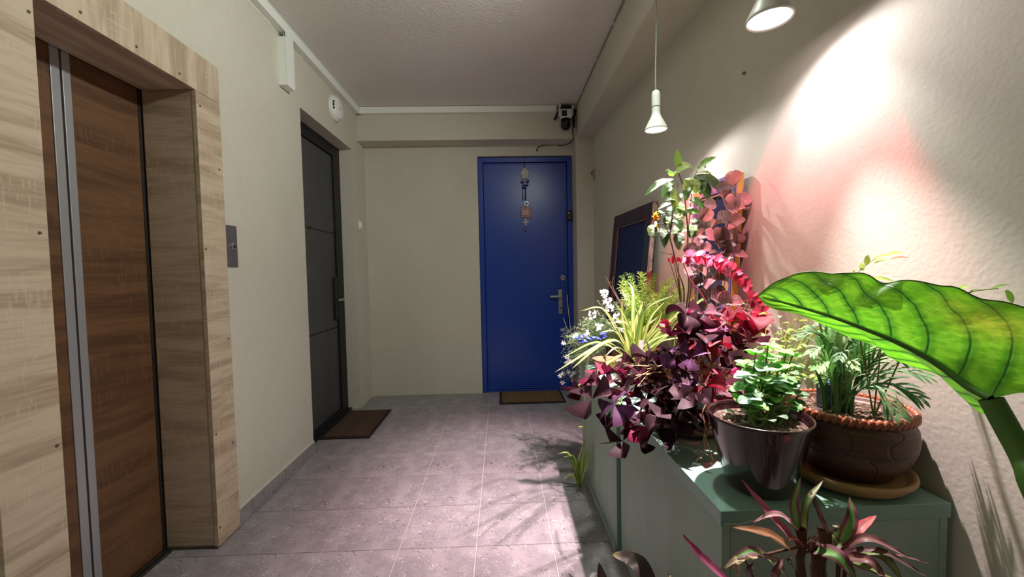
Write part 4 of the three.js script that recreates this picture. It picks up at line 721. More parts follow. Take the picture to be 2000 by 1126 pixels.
  // dry straw-coloured stalks lying over the pot, and two roots hanging down in front
  const dry = std({ color: 0xc9a678, roughness: 0.8 }), dg = [];
  for (let i = 0; i < 46; i++) { const b = c6(rr(620, 900), rr(600, 680), rr(1.22, 1.3)), e = c6(rr(430, 1000), rr(560, 720), rr(1.18, 1.28)); dg.push(plain(tube([b, b.clone().lerp(e, 0.5).add(V(0, rr(0.005, 0.04), 0)), e], 0.0013, 10, 5))); }
  for (let i = 0; i < 40; i++) { const b = V(x + rr(-0.07, 0.07), TOP + 0.11, z + rr(-0.06, 0.06)), e = c6(rr(780, 1040), rr(480, 600), rr(1.24, 1.34)); dg.push(plain(tube([b, b.clone().lerp(e, 0.6).add(V(0, 0.02, 0.01)), e], 0.0012, 8, 5))); }
  part('dry_stalks', mergeGeometries(dg), dry, t, 'straw-coloured dry stalks', true);
  const hang = std({ color: 0xa98a66, roughness: 0.8 });
  for (const s of [[[890, 790], [865, 850], [880, 930], [872, 1010], [880, 1060], [830, 1126]], [[880, 830], [905, 890], [880, 960], [900, 1040], [925, 1120]], [[915, 860], [905, 930], [880, 1000], [890, 1060]]]) part('hanging_stalk', tube(s.map(([X, Y], i) => c6(X, Y, 1.1 - 0.004 * i)), 0.0018, 40, 6), hang, t);
}
// ------------------------------------------------------------------ spider plant
{
  const x = 0.575, z = -1.77, t = thing('spider_plant', 'spider plant with long arching cream-edged strap leaves on the farther cabinet', 'plant', [x, TOP, z]);
  nurseryPot(t, x, TOP, z, 0.08, 0.125, 0x8f8a80);
  const stripe = (edge, mid) => tex(64, 128, (u, v) => { const s = Math.abs(u - 0.5) * 2, n = fbm(u, v, 20, 4, 2, 930); return mixc(mixc(mid, edge, smooth(0.42, 0.6, s + 0.12 * (n - 0.5))), [210, 200, 150], smooth(0.94, 1, v) * 0.6); });
  const G = [stripe([120, 160, 48], [206, 212, 128]), stripe([206, 206, 120], [122, 160, 50]), stripe([92, 138, 44], [160, 186, 84])].map(m => phys({ map: m, roughness: 0.75, transmission: 0.42, thickness: 0, side: THREE.DoubleSide, clearcoat: 0.2, clearcoatRoughness: 0.4 }));
  const c6 = (X, Y, d) => at(1080 + X / 2.9625, 520 + Y / 2.9625, d);
  const L = [
    [[330, 430], [10, 612], 1.52, 24], [[300, 445], [108, 592], 1.5, 24], [[330, 545], [125, 705], 1.48, 20], [[330, 575], [182, 650], 1.52, 18], [[290, 250], [160, 256], 1.62, 24], [[420, 300], [352, 205], 1.75, 20], [[405, 300], [400, 178], 1.8, 26], [[480, 330], [522, 205], 1.85, 24], [[540, 250], [700, 165], 1.6, 28], [[565, 300], [645, 205], 1.75, 24], [[600, 400], [700, 262], 1.7, 22], [[570, 430], [772, 352], 1.6, 24], [[640, 430], [850, 400], 1.5, 22], [[360, 380], [275, 380], 1.58, 22], [[250, 440], [60, 525], 1.6, 20], [[760, 230], [860, 138], 1.55, 24], [[800, 240], [930, 182], 1.52, 24], [[900, 172], [1145, 228], 1.42, 26], [[900, 225], [1185, 258], 1.42, 22], [[700, 300], [800, 262], 1.6, 22], [[462, 150], [432, 88], 2.0, 20], [[300, 600], [230, 672], 1.5, 18], [[420, 330], [330, 330], 1.66, 24], [[530, 360], [610, 290], 1.84, 20], [[440, 380], [345, 350], 1.56, 26], [[610, 360], [770, 250], 1.62, 22], [[690, 380], [850, 330], 1.56, 20], [[370, 470], [300, 520], 1.5, 18], [[620, 280], [560, 150], 1.8, 20], [[450, 420], [400, 330], 1.6, 20], [[560, 480], [640, 420], 1.55, 20], [[380, 520], [270, 600], 1.52, 20], [[500, 300], [460, 220], 1.8, 20],
  ];
  L.forEach(([ap, tip, d, w], i) => {
    const b = V(x + rr(-0.02, 0.02), TOP + 0.105, z + rr(-0.02, 0.02)), T = c6(...tip, d), A = c6(...ap, z * -0.5 + d * 0.5), b2 = b.clone().lerp(A, 0.35).add(V(0, 0.02, 0));
    part('leaf', strap([b, b2, A, T], w / 2.9625 * d / 800 * 1.05, { hint: towardEye(A).multiplyScalar(0.8).add(V(rr(-0.2, 0.2), 1, 0)), nl: 24, nw: 4, fold: 0.35, prof: k => Math.pow(Math.sin(Math.PI * (0.2 + 0.8 * k)), 0.75) }), G[i % 3], t);
  });
  const sk = c6(500, 480, 1.62), mk = thing('plant_marker', 'white plastic plant marker stuck upright in front of the spider plant', 'marker', [sk.x, TOP + 0.11, sk.z]);
  const b = c6(500, 590, 1.62), tp = c6(512, 425, 1.62); part('stick', strap([b, b.clone().lerp(tp, 0.5), tp], 0.018, { hint: towardEye(b), nl: 6, nw: 2, fold: 0.05, prof: k => 0.85 + 0.15 * Math.min(1, k * 3) }), std({ color: 0xc8c6bd, roughness: 0.5, side: THREE.DoubleSide }), mk);
  // its small offset on the floor
  const o = thing('spider_plantlet', 'small striped plantlet growing up beside the cabinet foot on the tiles', 'plant', [0.405, 0, -2.2]);
  const fb = V(0.405, 0.004, -2.17);
  for (const [tp, mid, w] of [[[1088, 886], [1110, 884], 7], [[1100, 892], [1120, 890], 7], [[1144, 853], [1138, 890], 8], [[1152, 868], [1146, 895], 9], [[1123, 898], [1126, 915], 8], [[1140, 862], [1132, 900], 9], [[1102, 934], [1115, 926], 7], [[1156, 880], [1146, 910], 8]]) {
    const T = at(...tp, tp[0] > 1135 ? 2.02 : 2.16), A = at(...mid, mid[0] > 1135 ? 2.06 : 2.16); part('leaf', strap([fb, fb.clone().lerp(A, 0.5).add(V(0, 0.01, 0)), A, T], w * 2.2 / 800, { hint: towardEye(A).add(V(0, 0.6, 0)), nl: 14, nw: 2, prof: k => Math.pow(Math.sin(Math.PI * (0.25 + 0.75 * k)), 0.8) }), pick(G), o);
  }
  const dl = at(1131, 800, 2.3); single('dead_leaf', leafGeo({ len: 0.062, wid: 0.045, fold: 0.3, curl: 1.1, nl: 8, nw: 4 }).rotateX(1.2).rotateY(0.6).translate(dl.x, dl.y + 0.03, dl.z), foliage(0x7e2f26, { transmission: 0.2 }), 'reddish brown dead leaf hanging at the cabinet edge by the door', 'leaf');
  const rn = thing('plant_runner', 'thin trailing runner hanging down the cabinet side above the floor plantlet', 'runner', [0.44, 0.5, -2.0]);
  part('runner_stem', tube([at(1150, 690, 2.04), at(1143, 760, 2.04), at(1141, 830, 2.04), at(1140, 870, 2.04)], 0.0018, 30, 5), std({ color: 0x8f9a5a, roughness: 0.7 }), rn);
  for (const [a, b2] of [[[1143, 745], [1146, 700]], [[1141, 832], [1128, 833]], [[1143, 790], [1147, 800]]]) { const p = at(...a, 2.04), q = at(...b2, 2.03); part('leaf', strap([p, p.clone().lerp(q, 0.5), q], 0.008, { hint: towardEye(p), nl: 8, nw: 2 }), G[0], rn); }
  const hb = [at(1212, 735, 1.56), at(1210, 780, 1.5), at(1216, 800, 1.47), at(1233, 803, 1.44)]; part('hanging_leaf', strap(hb, 0.012, { hint: towardEye(hb[0]), nl: 16, nw: 2 }), G[2], t);
}
// ------------------------------------------------------------------ tall green plant with a yellow flower
{
  const x = 0.72, z = -1.70, t = thing('lollipop_plant', 'tall plant with drooping pointed green leaves and one yellow flower under the farther lamp', 'plant', [x, TOP, z]);
  nurseryPot(t, x, TOP, z, 0.055, 0.11, 0x5d4033);
  const c5 = (X, Y, d = 1.65) => at(1180 + X / 2.963, 260 + Y / 2.963, d);
  const stemM = std({ color: 0x6a5140, roughness: 0.8 }), green = std({ color: 0x87a03c, roughness: 0.6 });
  const root = V(x, TOP + 0.1, z);
  const S = pts => pts.map(p => c5(...p));
  part('stem', taperTube([root, ...S([[482, 960, 1.62], [484, 760, 1.63], [483, 560, 1.64], [468, 390, 1.65], [455, 300, 1.65], [425, 215, 1.64]])], 0.0042, 0.0022, 60, 7), stemM, t);
  part('stem', taperTube([root, ...S([[462, 960, 1.62], [425, 790, 1.62], [395, 660, 1.63], [380, 585, 1.63], [400, 440, 1.63], [425, 290, 1.64]])], 0.0036, 0.002, 60, 7), stemM, t);
  part('stem', taperTube([root, ...S([[500, 920, 1.62], [480, 700, 1.64], [490, 520, 1.65], [515, 280, 1.67], [540, 215, 1.67]])], 0.003, 0.0018, 50, 7), stemM, t);
  part('stem', taperTube(S([[380, 585, 1.63], [345, 530, 1.62], [305, 525, 1.62]]), 0.0022, 0.0016, 12, 6), stemM, t);
  part('stem', taperTube(S([[395, 700, 1.63], [350, 695, 1.62], [310, 675, 1.62]]), 0.0015, 0.001, 12, 5), stemM, t);
  part('young_stem', taperTube([V(x - 0.02, TOP + 0.1, z + 0.03), ...S([[440, 1000, 1.7], [432, 870, 1.71], [430, 840, 1.71]])], 0.0075, 0.005, 16, 8), green, t, 'pale green young stem');
  const mats = [foliage(0x3c6220), foliage(0x4a7428), foliage(0x668c30), foliage(0x33541f), foliage(0x7c9038)];
  const prof = k => Math.pow(Math.sin(Math.PI * Math.pow(k, 0.85)), 0.85);
  const L = [[[425, 222], [423, 150], [420, 90], 46, 2], [[540, 212], [590, 165], [650, 134], 40, 2], [[402, 264], [320, 290], [234, 362], 46, 1], [[402, 282], [360, 310], [336, 376], 40, 1], [[525, 246], [610, 270], [692, 356], 62, 3], [[530, 225], [470, 190], [415, 235], 66, 4], [[475, 262], [490, 275], [462, 332], 50, 4], [[540, 258], [585, 320], [602, 396], 52, 0], [[545, 228], [590, 225], [624, 238], 18, 2], [[398, 250], [385, 220], [350, 214], 40, 2], [[555, 215], [578, 205], [590, 186], 22, 2], [[500, 262], [525, 300], [530, 350], 52, 4], [[520, 250], [560, 300], [560, 360], 52, 1],
    [[400, 320], [410, 380], [404, 455], 44, 4], [[436, 395], [442, 440], [430, 490], 40, 2], [[488, 398], [530, 390], [578, 440], 42, 1], [[490, 430], [506, 445], [498, 475], 30, 0], [[390, 402], [350, 415], [305, 442], 24, 3], [[388, 420], [385, 450], [366, 482], 40, 3], [[380, 480], [370, 520], [390, 556], 52, 3], [[400, 500], [430, 520], [450, 565], 44, 0], [[500, 500], [530, 510], [564, 544], 38, 0], [[498, 540], [520, 560], [532, 606], 56, 2], [[420, 580], [425, 625], [428, 676], 38, 3], [[326, 548], [348, 590], [348, 664], 42, 0], [[298, 530], [265, 550], [262, 596], 26, 2], [[340, 520], [365, 512], [384, 530], 28, 4], [[420, 560], [480, 560], [350, 585], 16, 1], [[400, 470], [440, 490], [445, 520], 36, 4], [[350, 470], [330, 455], [322, 480], 34, 3], [[330, 480], [350, 470], [380, 470], 20, 3], [[300, 540], [290, 580], [292, 615], 40, 3], [[418, 430], [450, 440], [470, 485], 36, 1], [[460, 610], [440, 640], [436, 680], 30, 4],
    [[465, 330], [520, 340], [560, 330], 40, 1], [[470, 450], [530, 455], [566, 470], 36, 2], [[455, 350], [430, 370], [420, 420], 40, 3], [[480, 520], [500, 560], [496, 610], 36, 1], [[395, 300], [370, 340], [372, 380], 38, 0], [[380, 560], [350, 580], [330, 620], 34, 3], [[410, 390], [380, 380], [345, 395], 30, 1], [[470, 580], [450, 590], [440, 630], 30, 3], [[430, 520], [415, 560], [405, 600], 32, 0], [[505, 300], [480, 340], [478, 392], 44, 0]];
  L.forEach(([a, m, b, w, k], i) => { const d = 1.65 + ((i * 7) % 5 - 2) * 0.02, A = c5(...a, d), Mm = c5(...m, d - 0.025), B = c5(...b, d - 0.035); part('leaf', strap([A, Mm, B], w / 2.963 * d / 800 * 1.2, { hint: towardEye(A).multiplyScalar(0.9).add(V(rr(-0.3, 0.3), 0.9, 0)), prof, nl: 14, nw: 4, fold: 0.22, wave: 0.0012 }), mats[k], t); });
  const fp = c5(297, 500, 1.71), fl = part('flower', taperTube([c5(300, 535, 1.62), c5(298, 505, 1.71), c5(296, 470, 1.71)], 0.006, 0.003, 8, 8), foliage(0xe0a020), t, 'yellow upright flower spike');
  const bg = leafGeo({ len: 0.03, wid: 0.015, fold: 0.4, curl: 0.5, nl: 6, nw: 2 });
  for (let i = 0; i < 12; i++) { const a = i * 2.4, p = fp.clone().add(V(0, -0.016 + 0.0032 * i, 0)); leaf(fl, bg, foliage(i % 3 ? 0xf0b428 : 0xd88c1c), p, V(0.55 * Math.cos(a), 1, 0.55 * Math.sin(a)), V(-Math.cos(a), 0.6, -Math.sin(a)), 1 - i * 0.03, 'bract'); }
  // red buds on three thin stems
  const redM = foliage(0xb81e34, { transmission: 0.35 }), rs = std({ color: 0x5e2a2a, roughness: 0.6 });
  const pb = thing('red_bud_stems', 'three thin dark stems topped with small red buds before the bright wall', 'plant', [0.66, TOP, -1.58]);
  for (const [bx, by, mx, my] of [[380, 745, 410, 840], [405, 755, 425, 850], [430, 752, 432, 860]]) { part('stem', taperTube([V(0.66, TOP + 0.08, -1.58), c5(438, 1000, 1.68), c5(mx, my, 1.68), c5(bx, by, 1.68)], 0.0024, 0.0014, 24, 6), rs, pb); }
  nurseryPot(pb, 0.66, TOP, -1.58, 0.04, 0.1, 0x4a3a34);
  for (const [X, Y, s] of [[376, 738, .9], [392, 728, 1.1], [394, 748, .9], [424, 738, 1], [440, 742, 1], [432, 730, .8]]) { const p = c5(X, Y + 8, 1.675); leaf(pb, leafGeo({ len: 0.022, wid: 0.015, fold: 0.4, curl: 0.6, nl: 6, nw: 4 }), redM, p, V(rr(-0.5, 0.5), 1, 0.2), V(0, 0.3, 1), s, 'bud'); }
}
// ------------------------------------------------------------------ dusty pink round-leaved branches
{
  const x = 0.80, z = -1.5, t = thing('round_leaf_branches', 'tall branches of round dusty pink-brown leaves before the yellow-edged frame', 'plant', [x, TOP, z]);
  nurseryPot(t, x, TOP, z, 0.055, 0.13, 0x6b4a3e);
  const c5 = (X, Y, d) => at(1180 + X / 2.963, 260 + Y / 2.963, d);
  const sm = std({ color: 0x4a3432, roughness: 0.8 }), root = V(x, TOP + 0.11, z);
  const st = [[[640, 1000, 1.5], [660, 800, 1.52], [700, 600, 1.54], [735, 420, 1.55], [750, 290, 1.56]], [[620, 1000, 1.5], [600, 820, 1.52], [600, 640, 1.53], [600, 480, 1.54], [690, 330, 1.56]], [[630, 1000, 1.5], [640, 780, 1.5], [650, 640, 1.5], [640, 560, 1.5]], [[660, 1000, 1.49], [690, 900, 1.48], [720, 760, 1.5], [770, 640, 1.51]], [[600, 1000, 1.5], [560, 880, 1.49], [530, 770, 1.49], [510, 680, 1.5]]];
  for (const s of st) part('branch', taperTube([root, ...s.map(p => c5(...p))], 0.003, 0.0013, 40, 6), sm, t);
  const geos = [0.15, 0.5, 0.9].map((f, k) => leafGeo({ len: 1, wid: 0.98, prof: q => Math.pow(Math.sin(Math.PI * Math.pow(q, 0.85)), 0.52), fold: 0.14 + 0.16 * k, curl: f, nl: 12, nw: 6, wave: 0.04, waves: 1.3 }));
  const mk = (c, s) => phys({ map: tex(64, 64, (u, v) => { const n = fbm(u, v, 5, 5, 3, s), k = Math.abs(u - 0.5) * 2; return mixc(c.map(q => q * (0.9 + 0.25 * (n - 0.5))), c.map(q => q * 0.72), smooth(0.07, 0, k) * 0.7); }), roughness: 0.8, transmission: 0.3, thickness: 0, side: THREE.DoubleSide, clearcoat: 0.12, clearcoatRoughness: 0.5 });
  const mats = [mk([148, 114, 110], 1), mk([188, 146, 150], 2), mk([112, 84, 80], 3), mk([206, 168, 172], 4), mk([164, 118, 108], 5)];
  const L = [[750, 258, 100, 4], [690, 315, 90, 2], [692, 378, 96, 4], [755, 388, 96, 3], [812, 380, 92, 1], [790, 432, 104, 1], [612, 412, 82, 0], [585, 466, 88, 4], [690, 482, 88, 3], [742, 432, 80, 1], [772, 502, 84, 0], [582, 542, 92, 2], [640, 526, 86, 4], [632, 582, 90, 1], [690, 582, 92, 2], [770, 598, 92, 2], [762, 540, 76, 3], [562, 586, 70, 4], [540, 622, 66, 1], [500, 668, 86, 0], [592, 656, 66, 1], [722, 652, 92, 2], [742, 640, 80, 0], [792, 702, 78, 1], [636, 692, 64, 2], [700, 722, 80, 1], [542, 762, 84, 2], [502, 802, 88, 2], [562, 802, 84, 0], [642, 812, 96, 4], [582, 832, 84, 2], [612, 872, 84, 1], [592, 922, 80, 0], [662, 916, 86, 2], [710, 950, 98, 1], [765, 972, 76, 3], [552, 862, 76, 2], [662, 744, 70, 2], [600, 740, 70, 2], [540, 700, 76, 2], [690, 840, 72, 2], [640, 960, 70, 2], [560, 740, 66, 2], [730, 320, 66, 2], [660, 640, 60, 0], [700, 680, 70, 2], [620, 780, 70, 2], [580, 1000, 70, 2]];
  L.forEach(([X, Y, s, k], i) => { const d = 1.47 + ((i * 5) % 7) * 0.014, p = c5(X, Y, d), ang = rr(0, 6.28), dir = camRight.clone().multiplyScalar(Math.cos(ang)).addScaledVector(camUp, Math.sin(ang) * 0.8 + 0.25), up = towardEye(p).add(V(rr(-0.9, 0.9), rr(-0.2, 1.3), rr(-0.6, 0.6))), L2 = s / 2.963 * d / 800 * 0.92; leaf(t, pick(geos), mats[k], p.clone().addScaledVector(dir.normalize(), -L2 * 0.5), dir, up, L2); });
}
// ------------------------------------------------------------------ arching spray of hot pink leaves
{
  const t = thing('pink_spray', 'arching spray of hot pink leaves curving down to the right of the dusty branches', 'plant', [0.72, TOP, -1.42]);
  const c5 = (X, Y, d = 1.4) => at(1180 + X / 2.963, 260 + Y / 2.963, d);
  nurseryPot(t, 0.815, TOP, -1.36, 0.045, 0.12, 0x5a4036);
  const root = V(0.815, TOP + 0.1, -1.36);
  const arc = [[455, 712], [500, 715], [550, 712], [600, 728], [650, 745], [700, 772], [750, 800], [790, 840], [825, 890], [860, 950], [890, 1000], [925, 1060]];
  const sm = std({ color: 0x7a2a3a, roughness: 0.6 });
  part('branch', taperTube([root, c5(600, 1000), c5(500, 850), c5(455, 740), ...arc.map(p => c5(...p))], 0.0026, 0.0012, 80, 6), sm, t);
  const geos = [0.3, 0.8].map((f, k) => leafGeo({ len: 1, wid: 0.72, prof: q => Math.pow(Math.sin(Math.PI * Math.pow(q, 0.8)), 0.65), fold: 0.25 + 0.2 * k, curl: f, nl: 8, nw: 4 }));
  const hot = foliage(0xd42a5c, { transmission: 0.5 }), pale = foliage(0xf08aa8, { transmission: 0.4 }), deep = foliage(0xb01a48, { transmission: 0.5 });
  const c = new THREE.CatmullRomCurve3(arc.map(p => c5(...p)));
  for (let i = 0; i < 46; i++) { const q = (i + 0.5) / 46, p = c.getPointAt(q), tg = c.getTangentAt(q), s = i % 2 ? 1 : -1, dir = tg.clone().multiplyScalar(0.35).addScaledVector(camUp, s * 0.75).addScaledVector(camRight, s * 0.35).add(V(rr(-0.3, 0.3), rr(-0.3, 0.3), rr(-0.3, 0.6))); leaf(t, pick(geos), i % 5 === 0 ? pale : i % 3 ? hot : deep, p, dir, towardEye(p).add(V(rr(-0.7, 0.7), rr(-0.2, 1), 0)), rr(0.022, 0.034)); }
  for (const [X, Y] of [[800, 1040], [830, 1050], [910, 1045], [940, 1060], [905, 1070], [380, 1110], [560, 1090]]) { const p = c5(X, Y, 1.33); leaf(t, pick(geos), hot, p, rdir(0.3), towardEye(p).add(V(rr(-0.5, 0.5), 0.6, 0)), 0.036); part('twig', tube([c5(860, 960, 1.38), p.clone().lerp(c5(860, 960, 1.38), 0.5).add(V(0, 0.01, 0)), p], 0.0009, 8, 4), sm, t); }
}
// ------------------------------------------------------------------ feathery fern, white-flowered cushion, blue flowers, daisies
{
  const t = thing('asparagus_fern', 'feathery bright green fern standing before the red and blue frame', 'plant', [0.75, TOP, -2.12]);
  nurseryPot(t, 0.74, TOP, -2.1, 0.085, 0.13, 0x7a5a48);
  const fm = [0x8fc23e, 0xb4dc5e, 0x6da034, 0xcdeb86].map(c => foliage(c, { transmission: 0.5 })), B = fm.map(() => new Blades()), stems = [];
  const root = V(0.74, TOP + 0.11, -2.1);
  for (let i = 0; i < 150; i++) {
    const px = rr(1208, 1352), top = 528 + Math.pow(Math.abs(px - 1262) / 62, 2) * 16, tip = at(px, rr(top, 655), rr(1.96, 2.24)); if (tip.x > WALLX(tip.z) - 0.02) tip.x = WALLX(tip.z) - 0.03;
    const mid = root.clone().lerp(tip, 0.55).add(V(0, 0.05, 0)), c = new THREE.CatmullRomCurve3([root, mid, tip]); stems.push(plain(tube([root, mid, tip], 0.0009, 8, 4)));
    const k = i % 4;
    for (let n = 0; n < 9; n++) { const p = c.getPointAt(1 - n * 0.045); for (let q = 0; q < 8; q++) { const a = rnd() * 6.28, e = rr(-0.3, 0.9), L = rr(0.014, 0.026); B[k].add(p, p.clone().add(V(Math.cos(a), e, Math.sin(a)).multiplyScalar(L)), 0.0028, towardEye(p)); } }
  }
  B.forEach((b, k) => part('needles', b.build(), fm[k], t, null, true));
  part('fine_stems', mergeGeometries(stems), std({ color: 0x7c9a44, roughness: 0.7 }), t, null, true);
  const tw = std({ color: 0x7a6248, roughness: 0.8 });
  for (const s of [[[1199, 568], [1192, 556], [1186, 545], [1183, 540]], [[1197, 560], [1196, 550], [1198, 540]], [[1194, 562], [1188, 556], [1193, 549]]]) part('dry_tendril', tube([root.clone().lerp(at(...s[0], 2.25), 0.6), ...s.map(p => at(...p, 2.25))], 0.0012, 16, 5), tw, t);

  const a = thing('alyssum', 'loose cushion of small white flowers left of the feathery fern', 'plant', [0.56, TOP, -2.24]);
  nurseryPot(a, 0.672, TOP, -2.265, 0.068, 0.11, 0x8a5a42);
  const gb = [new Blades(), new Blades()], ar = V(0.672, TOP + 0.1, -2.265), gs = [];
  for (let i = 0; i < 130; i++) {
    const u = rnd(), px = 1105 + 150 * u, hi = 700 - 118 * Math.pow(Math.sin(Math.PI * Math.min(1, 0.12 + u * 0.62)), 1.0), tip = at(px, rr(hi, 700), rr(2.14, 2.36)); if (tip.y < TOP + 0.01) tip.y = TOP + 0.02;
    const mid = ar.clone().lerp(tip, 0.5).add(V(0, 0.03, 0)), c = new THREE.CatmullRomCurve3([ar, mid, tip]); gs.push(plain(tube([ar, mid, tip], 0.0009, 8, 4)));
    for (let n = 0; n < 10; n++) { const p = c.getPointAt(1 - n * 0.06); for (let q = 0; q < 4; q++) { const al = rnd() * 6.28; gb[i % 2].add(p, p.clone().add(V(Math.cos(al), rr(-0.2, 0.8), Math.sin(al)).multiplyScalar(rr(0.014, 0.024))), 0.0036, towardEye(p)); } }
  }
  part('narrow_leaves', gb[0].build(), foliage(0x6f9460), a, null, true); part('narrow_leaves', gb[1].build(), foliage(0x9ab884), a, null, true); part('fine_stems', mergeGeometries(gs), std({ color: 0x7d9564, roughness: 0.7 }), a, null, true);
  const wf = []; const wfl = (px, py, d, n, r) => { for (let i = 0; i < n; i++) { const p = at(px + rr(-r, r), py + rr(-r, r), d + rr(-0.02, 0.02)); for (let k = 0; k < 4; k++) { const g = new THREE.CircleGeometry(0.0042, 6); g.scale(1, 0.8, 1); g.translate(0.0045, 0, 0); g.rotateZ(k * 1.571 + rnd()); g.rotateX(rr(-0.7, 0.1)); g.rotateY(rr(-0.6, 0.6)); g.translate(p.x, p.y, p.z); wf.push(plain(g)); } } };
  for (const [px, py, n, r] of [[1180, 573, 14, 7], [1186, 588, 16, 7], [1190, 604, 12, 7], [1157, 615, 12, 6], [1145, 650, 8, 5], [1205, 620, 10, 9], [1230, 585, 8, 9], [1215, 645, 8, 9], [1285, 622, 9, 7], [1260, 590, 8, 8], [1125, 655, 6, 6], [1170, 640, 8, 8]]) wfl(px, py, 2.12, n, r);
  part('white_flowers', mergeGeometries(wf), std({ color: 0xe8ebe6, roughness: 0.8, side: THREE.DoubleSide }), a, null, true);

  const b = thing('blue_flower_pot', 'terracotta bowl of bright blue flowers at the cabinet corner by the blue door', 'plant', [0.535, TOP, -2.1]);
  const bx = 0.535, bz = -2.1; part('bowl', lathe([[0.0001, 0], [0.042, 0], [0.047, 0.004], [0.062, 0.035], [0.069, 0.06], [0.071, 0.066], [0.067, 0.068], [0.062, 0.055], [0.0001, 0.05]], 40).translate(bx, TOP, bz), std({ map: tex(128, 128, (u, v) => mixc([140, 96, 70], [190, 150, 116], fbm(u, v, 12, 20, 3, 950))), roughness: 0.85 }), b);
  const petal = leafGeo({ len: 1, wid: 0.75, prof: q => Math.pow(Math.sin(Math.PI * Math.pow(q, 0.9)), 0.6), fold: 0.15, curl: 0.5, nl: 5, nw: 2 }), blue = [foliage(0x2a4fd0), foliage(0x4a78e8), foliage(0x1c38a8)];
  const fs = [[1128, 661], [1137, 658], [1143, 666], [1152, 662], [1160, 660], [1166, 668], [1172, 661], [1178, 652], [1180, 658], [1134, 668], [1157, 671]];
  for (const [px, py] of fs) { const p = at(px, py, 2.05), h = part('flower', new THREE.SphereGeometry(0.005, 10, 8).translate(p.x, p.y, p.z), std({ color: 0xd6dcec, roughness: 0.7 }), b, 'bright blue flower'); for (let k = 0; k < 7; k++) { const al = k * 0.9 + rnd(); leaf(h, petal, pick(blue), p, V(Math.cos(al), rr(0, 0.8), Math.sin(al) + 0.4), V(0, 1, 0.3), 0.019, 'petal'); } part('flower_stem', tube([V(bx, TOP + 0.05, bz), V((bx + p.x) / 2, p.y - 0.005, (bz + p.z) / 2), p], 0.0012, 8, 5), std({ color: 0x5f7a44, roughness: 0.7 }), b); }

  const d = thing('daisy_trailer', 'trailing dark-stemmed plant with white star daisies hanging beside the blue door', 'plant', [0.44, 0.7, -2.43]);
  const dr = V(0.458, TOP + 0.03, -2.42), ds = std({ color: 0x3d4a34, roughness: 0.8 }), wp = foliage(0xe6ebf2, { transmission: 0.3 }), dp = leafGeo({ len: 1, wid: 0.42, prof: q => Math.pow(Math.sin(Math.PI * Math.pow(q, 0.9)), 0.6), fold: 0.1, curl: 0.4, nl: 5, nw: 2 }), db = new Blades();
  for (const [px, py] of [[1100, 729], [1094, 733], [1099, 746], [1110, 725], [1116, 733], [1107, 708], [1112, 704], [1117, 705], [1121, 727], [1101, 669], [1108, 696], [1120, 742]]) {
    const p = at(px, py, 2.4); part('stem', tube([dr, dr.clone().lerp(p, 0.5).add(V(0, 0.035, 0)), p], 0.0014, 14, 5), ds, d);
    const h = part('daisy', new THREE.SphereGeometry(0.0035, 8, 6).translate(p.x, p.y, p.z), std({ color: 0xc8c070, roughness: 0.8 }), d, 'white star-shaped daisy');
    for (let k = 0; k < 7; k++) { const al = k * 0.9 + rnd() * 0.3; leaf(h, dp, wp, p, V(Math.cos(al), Math.sin(al) - 0.2, rr(0, 0.5)), V(0, 0.3, 1), 0.017, 'petal'); }
  }
  for (let i = 0; i < 420; i++) { const p = at(rr(1098, 1130), rr(640, 745), rr(2.38, 2.43)), al = rnd() * 6.28; if (p.x > 0.45) p.x = 0.448; db.add(p, p.clone().add(V(Math.cos(al), rr(-0.6, 0.8), Math.sin(al)).multiplyScalar(0.02)), 0.004, towardEye(p)); }
  part('narrow_leaves', db.build(), foliage(0x4a5c42, { transmission: 0.3 }), d, null, true);
  for (const s of [[[1100, 620], [1112, 655], [1122, 690]], [[1107, 575], [1114, 640], [1124, 690]], [[1095, 690], [1108, 676], [1126, 680]]]) part('dry_blade', tube([...s.map(p => at(...p, 2.42)), dr], 0.0012, 16, 5), std({ color: 0x6d6a50, roughness: 0.8 }), d);
}
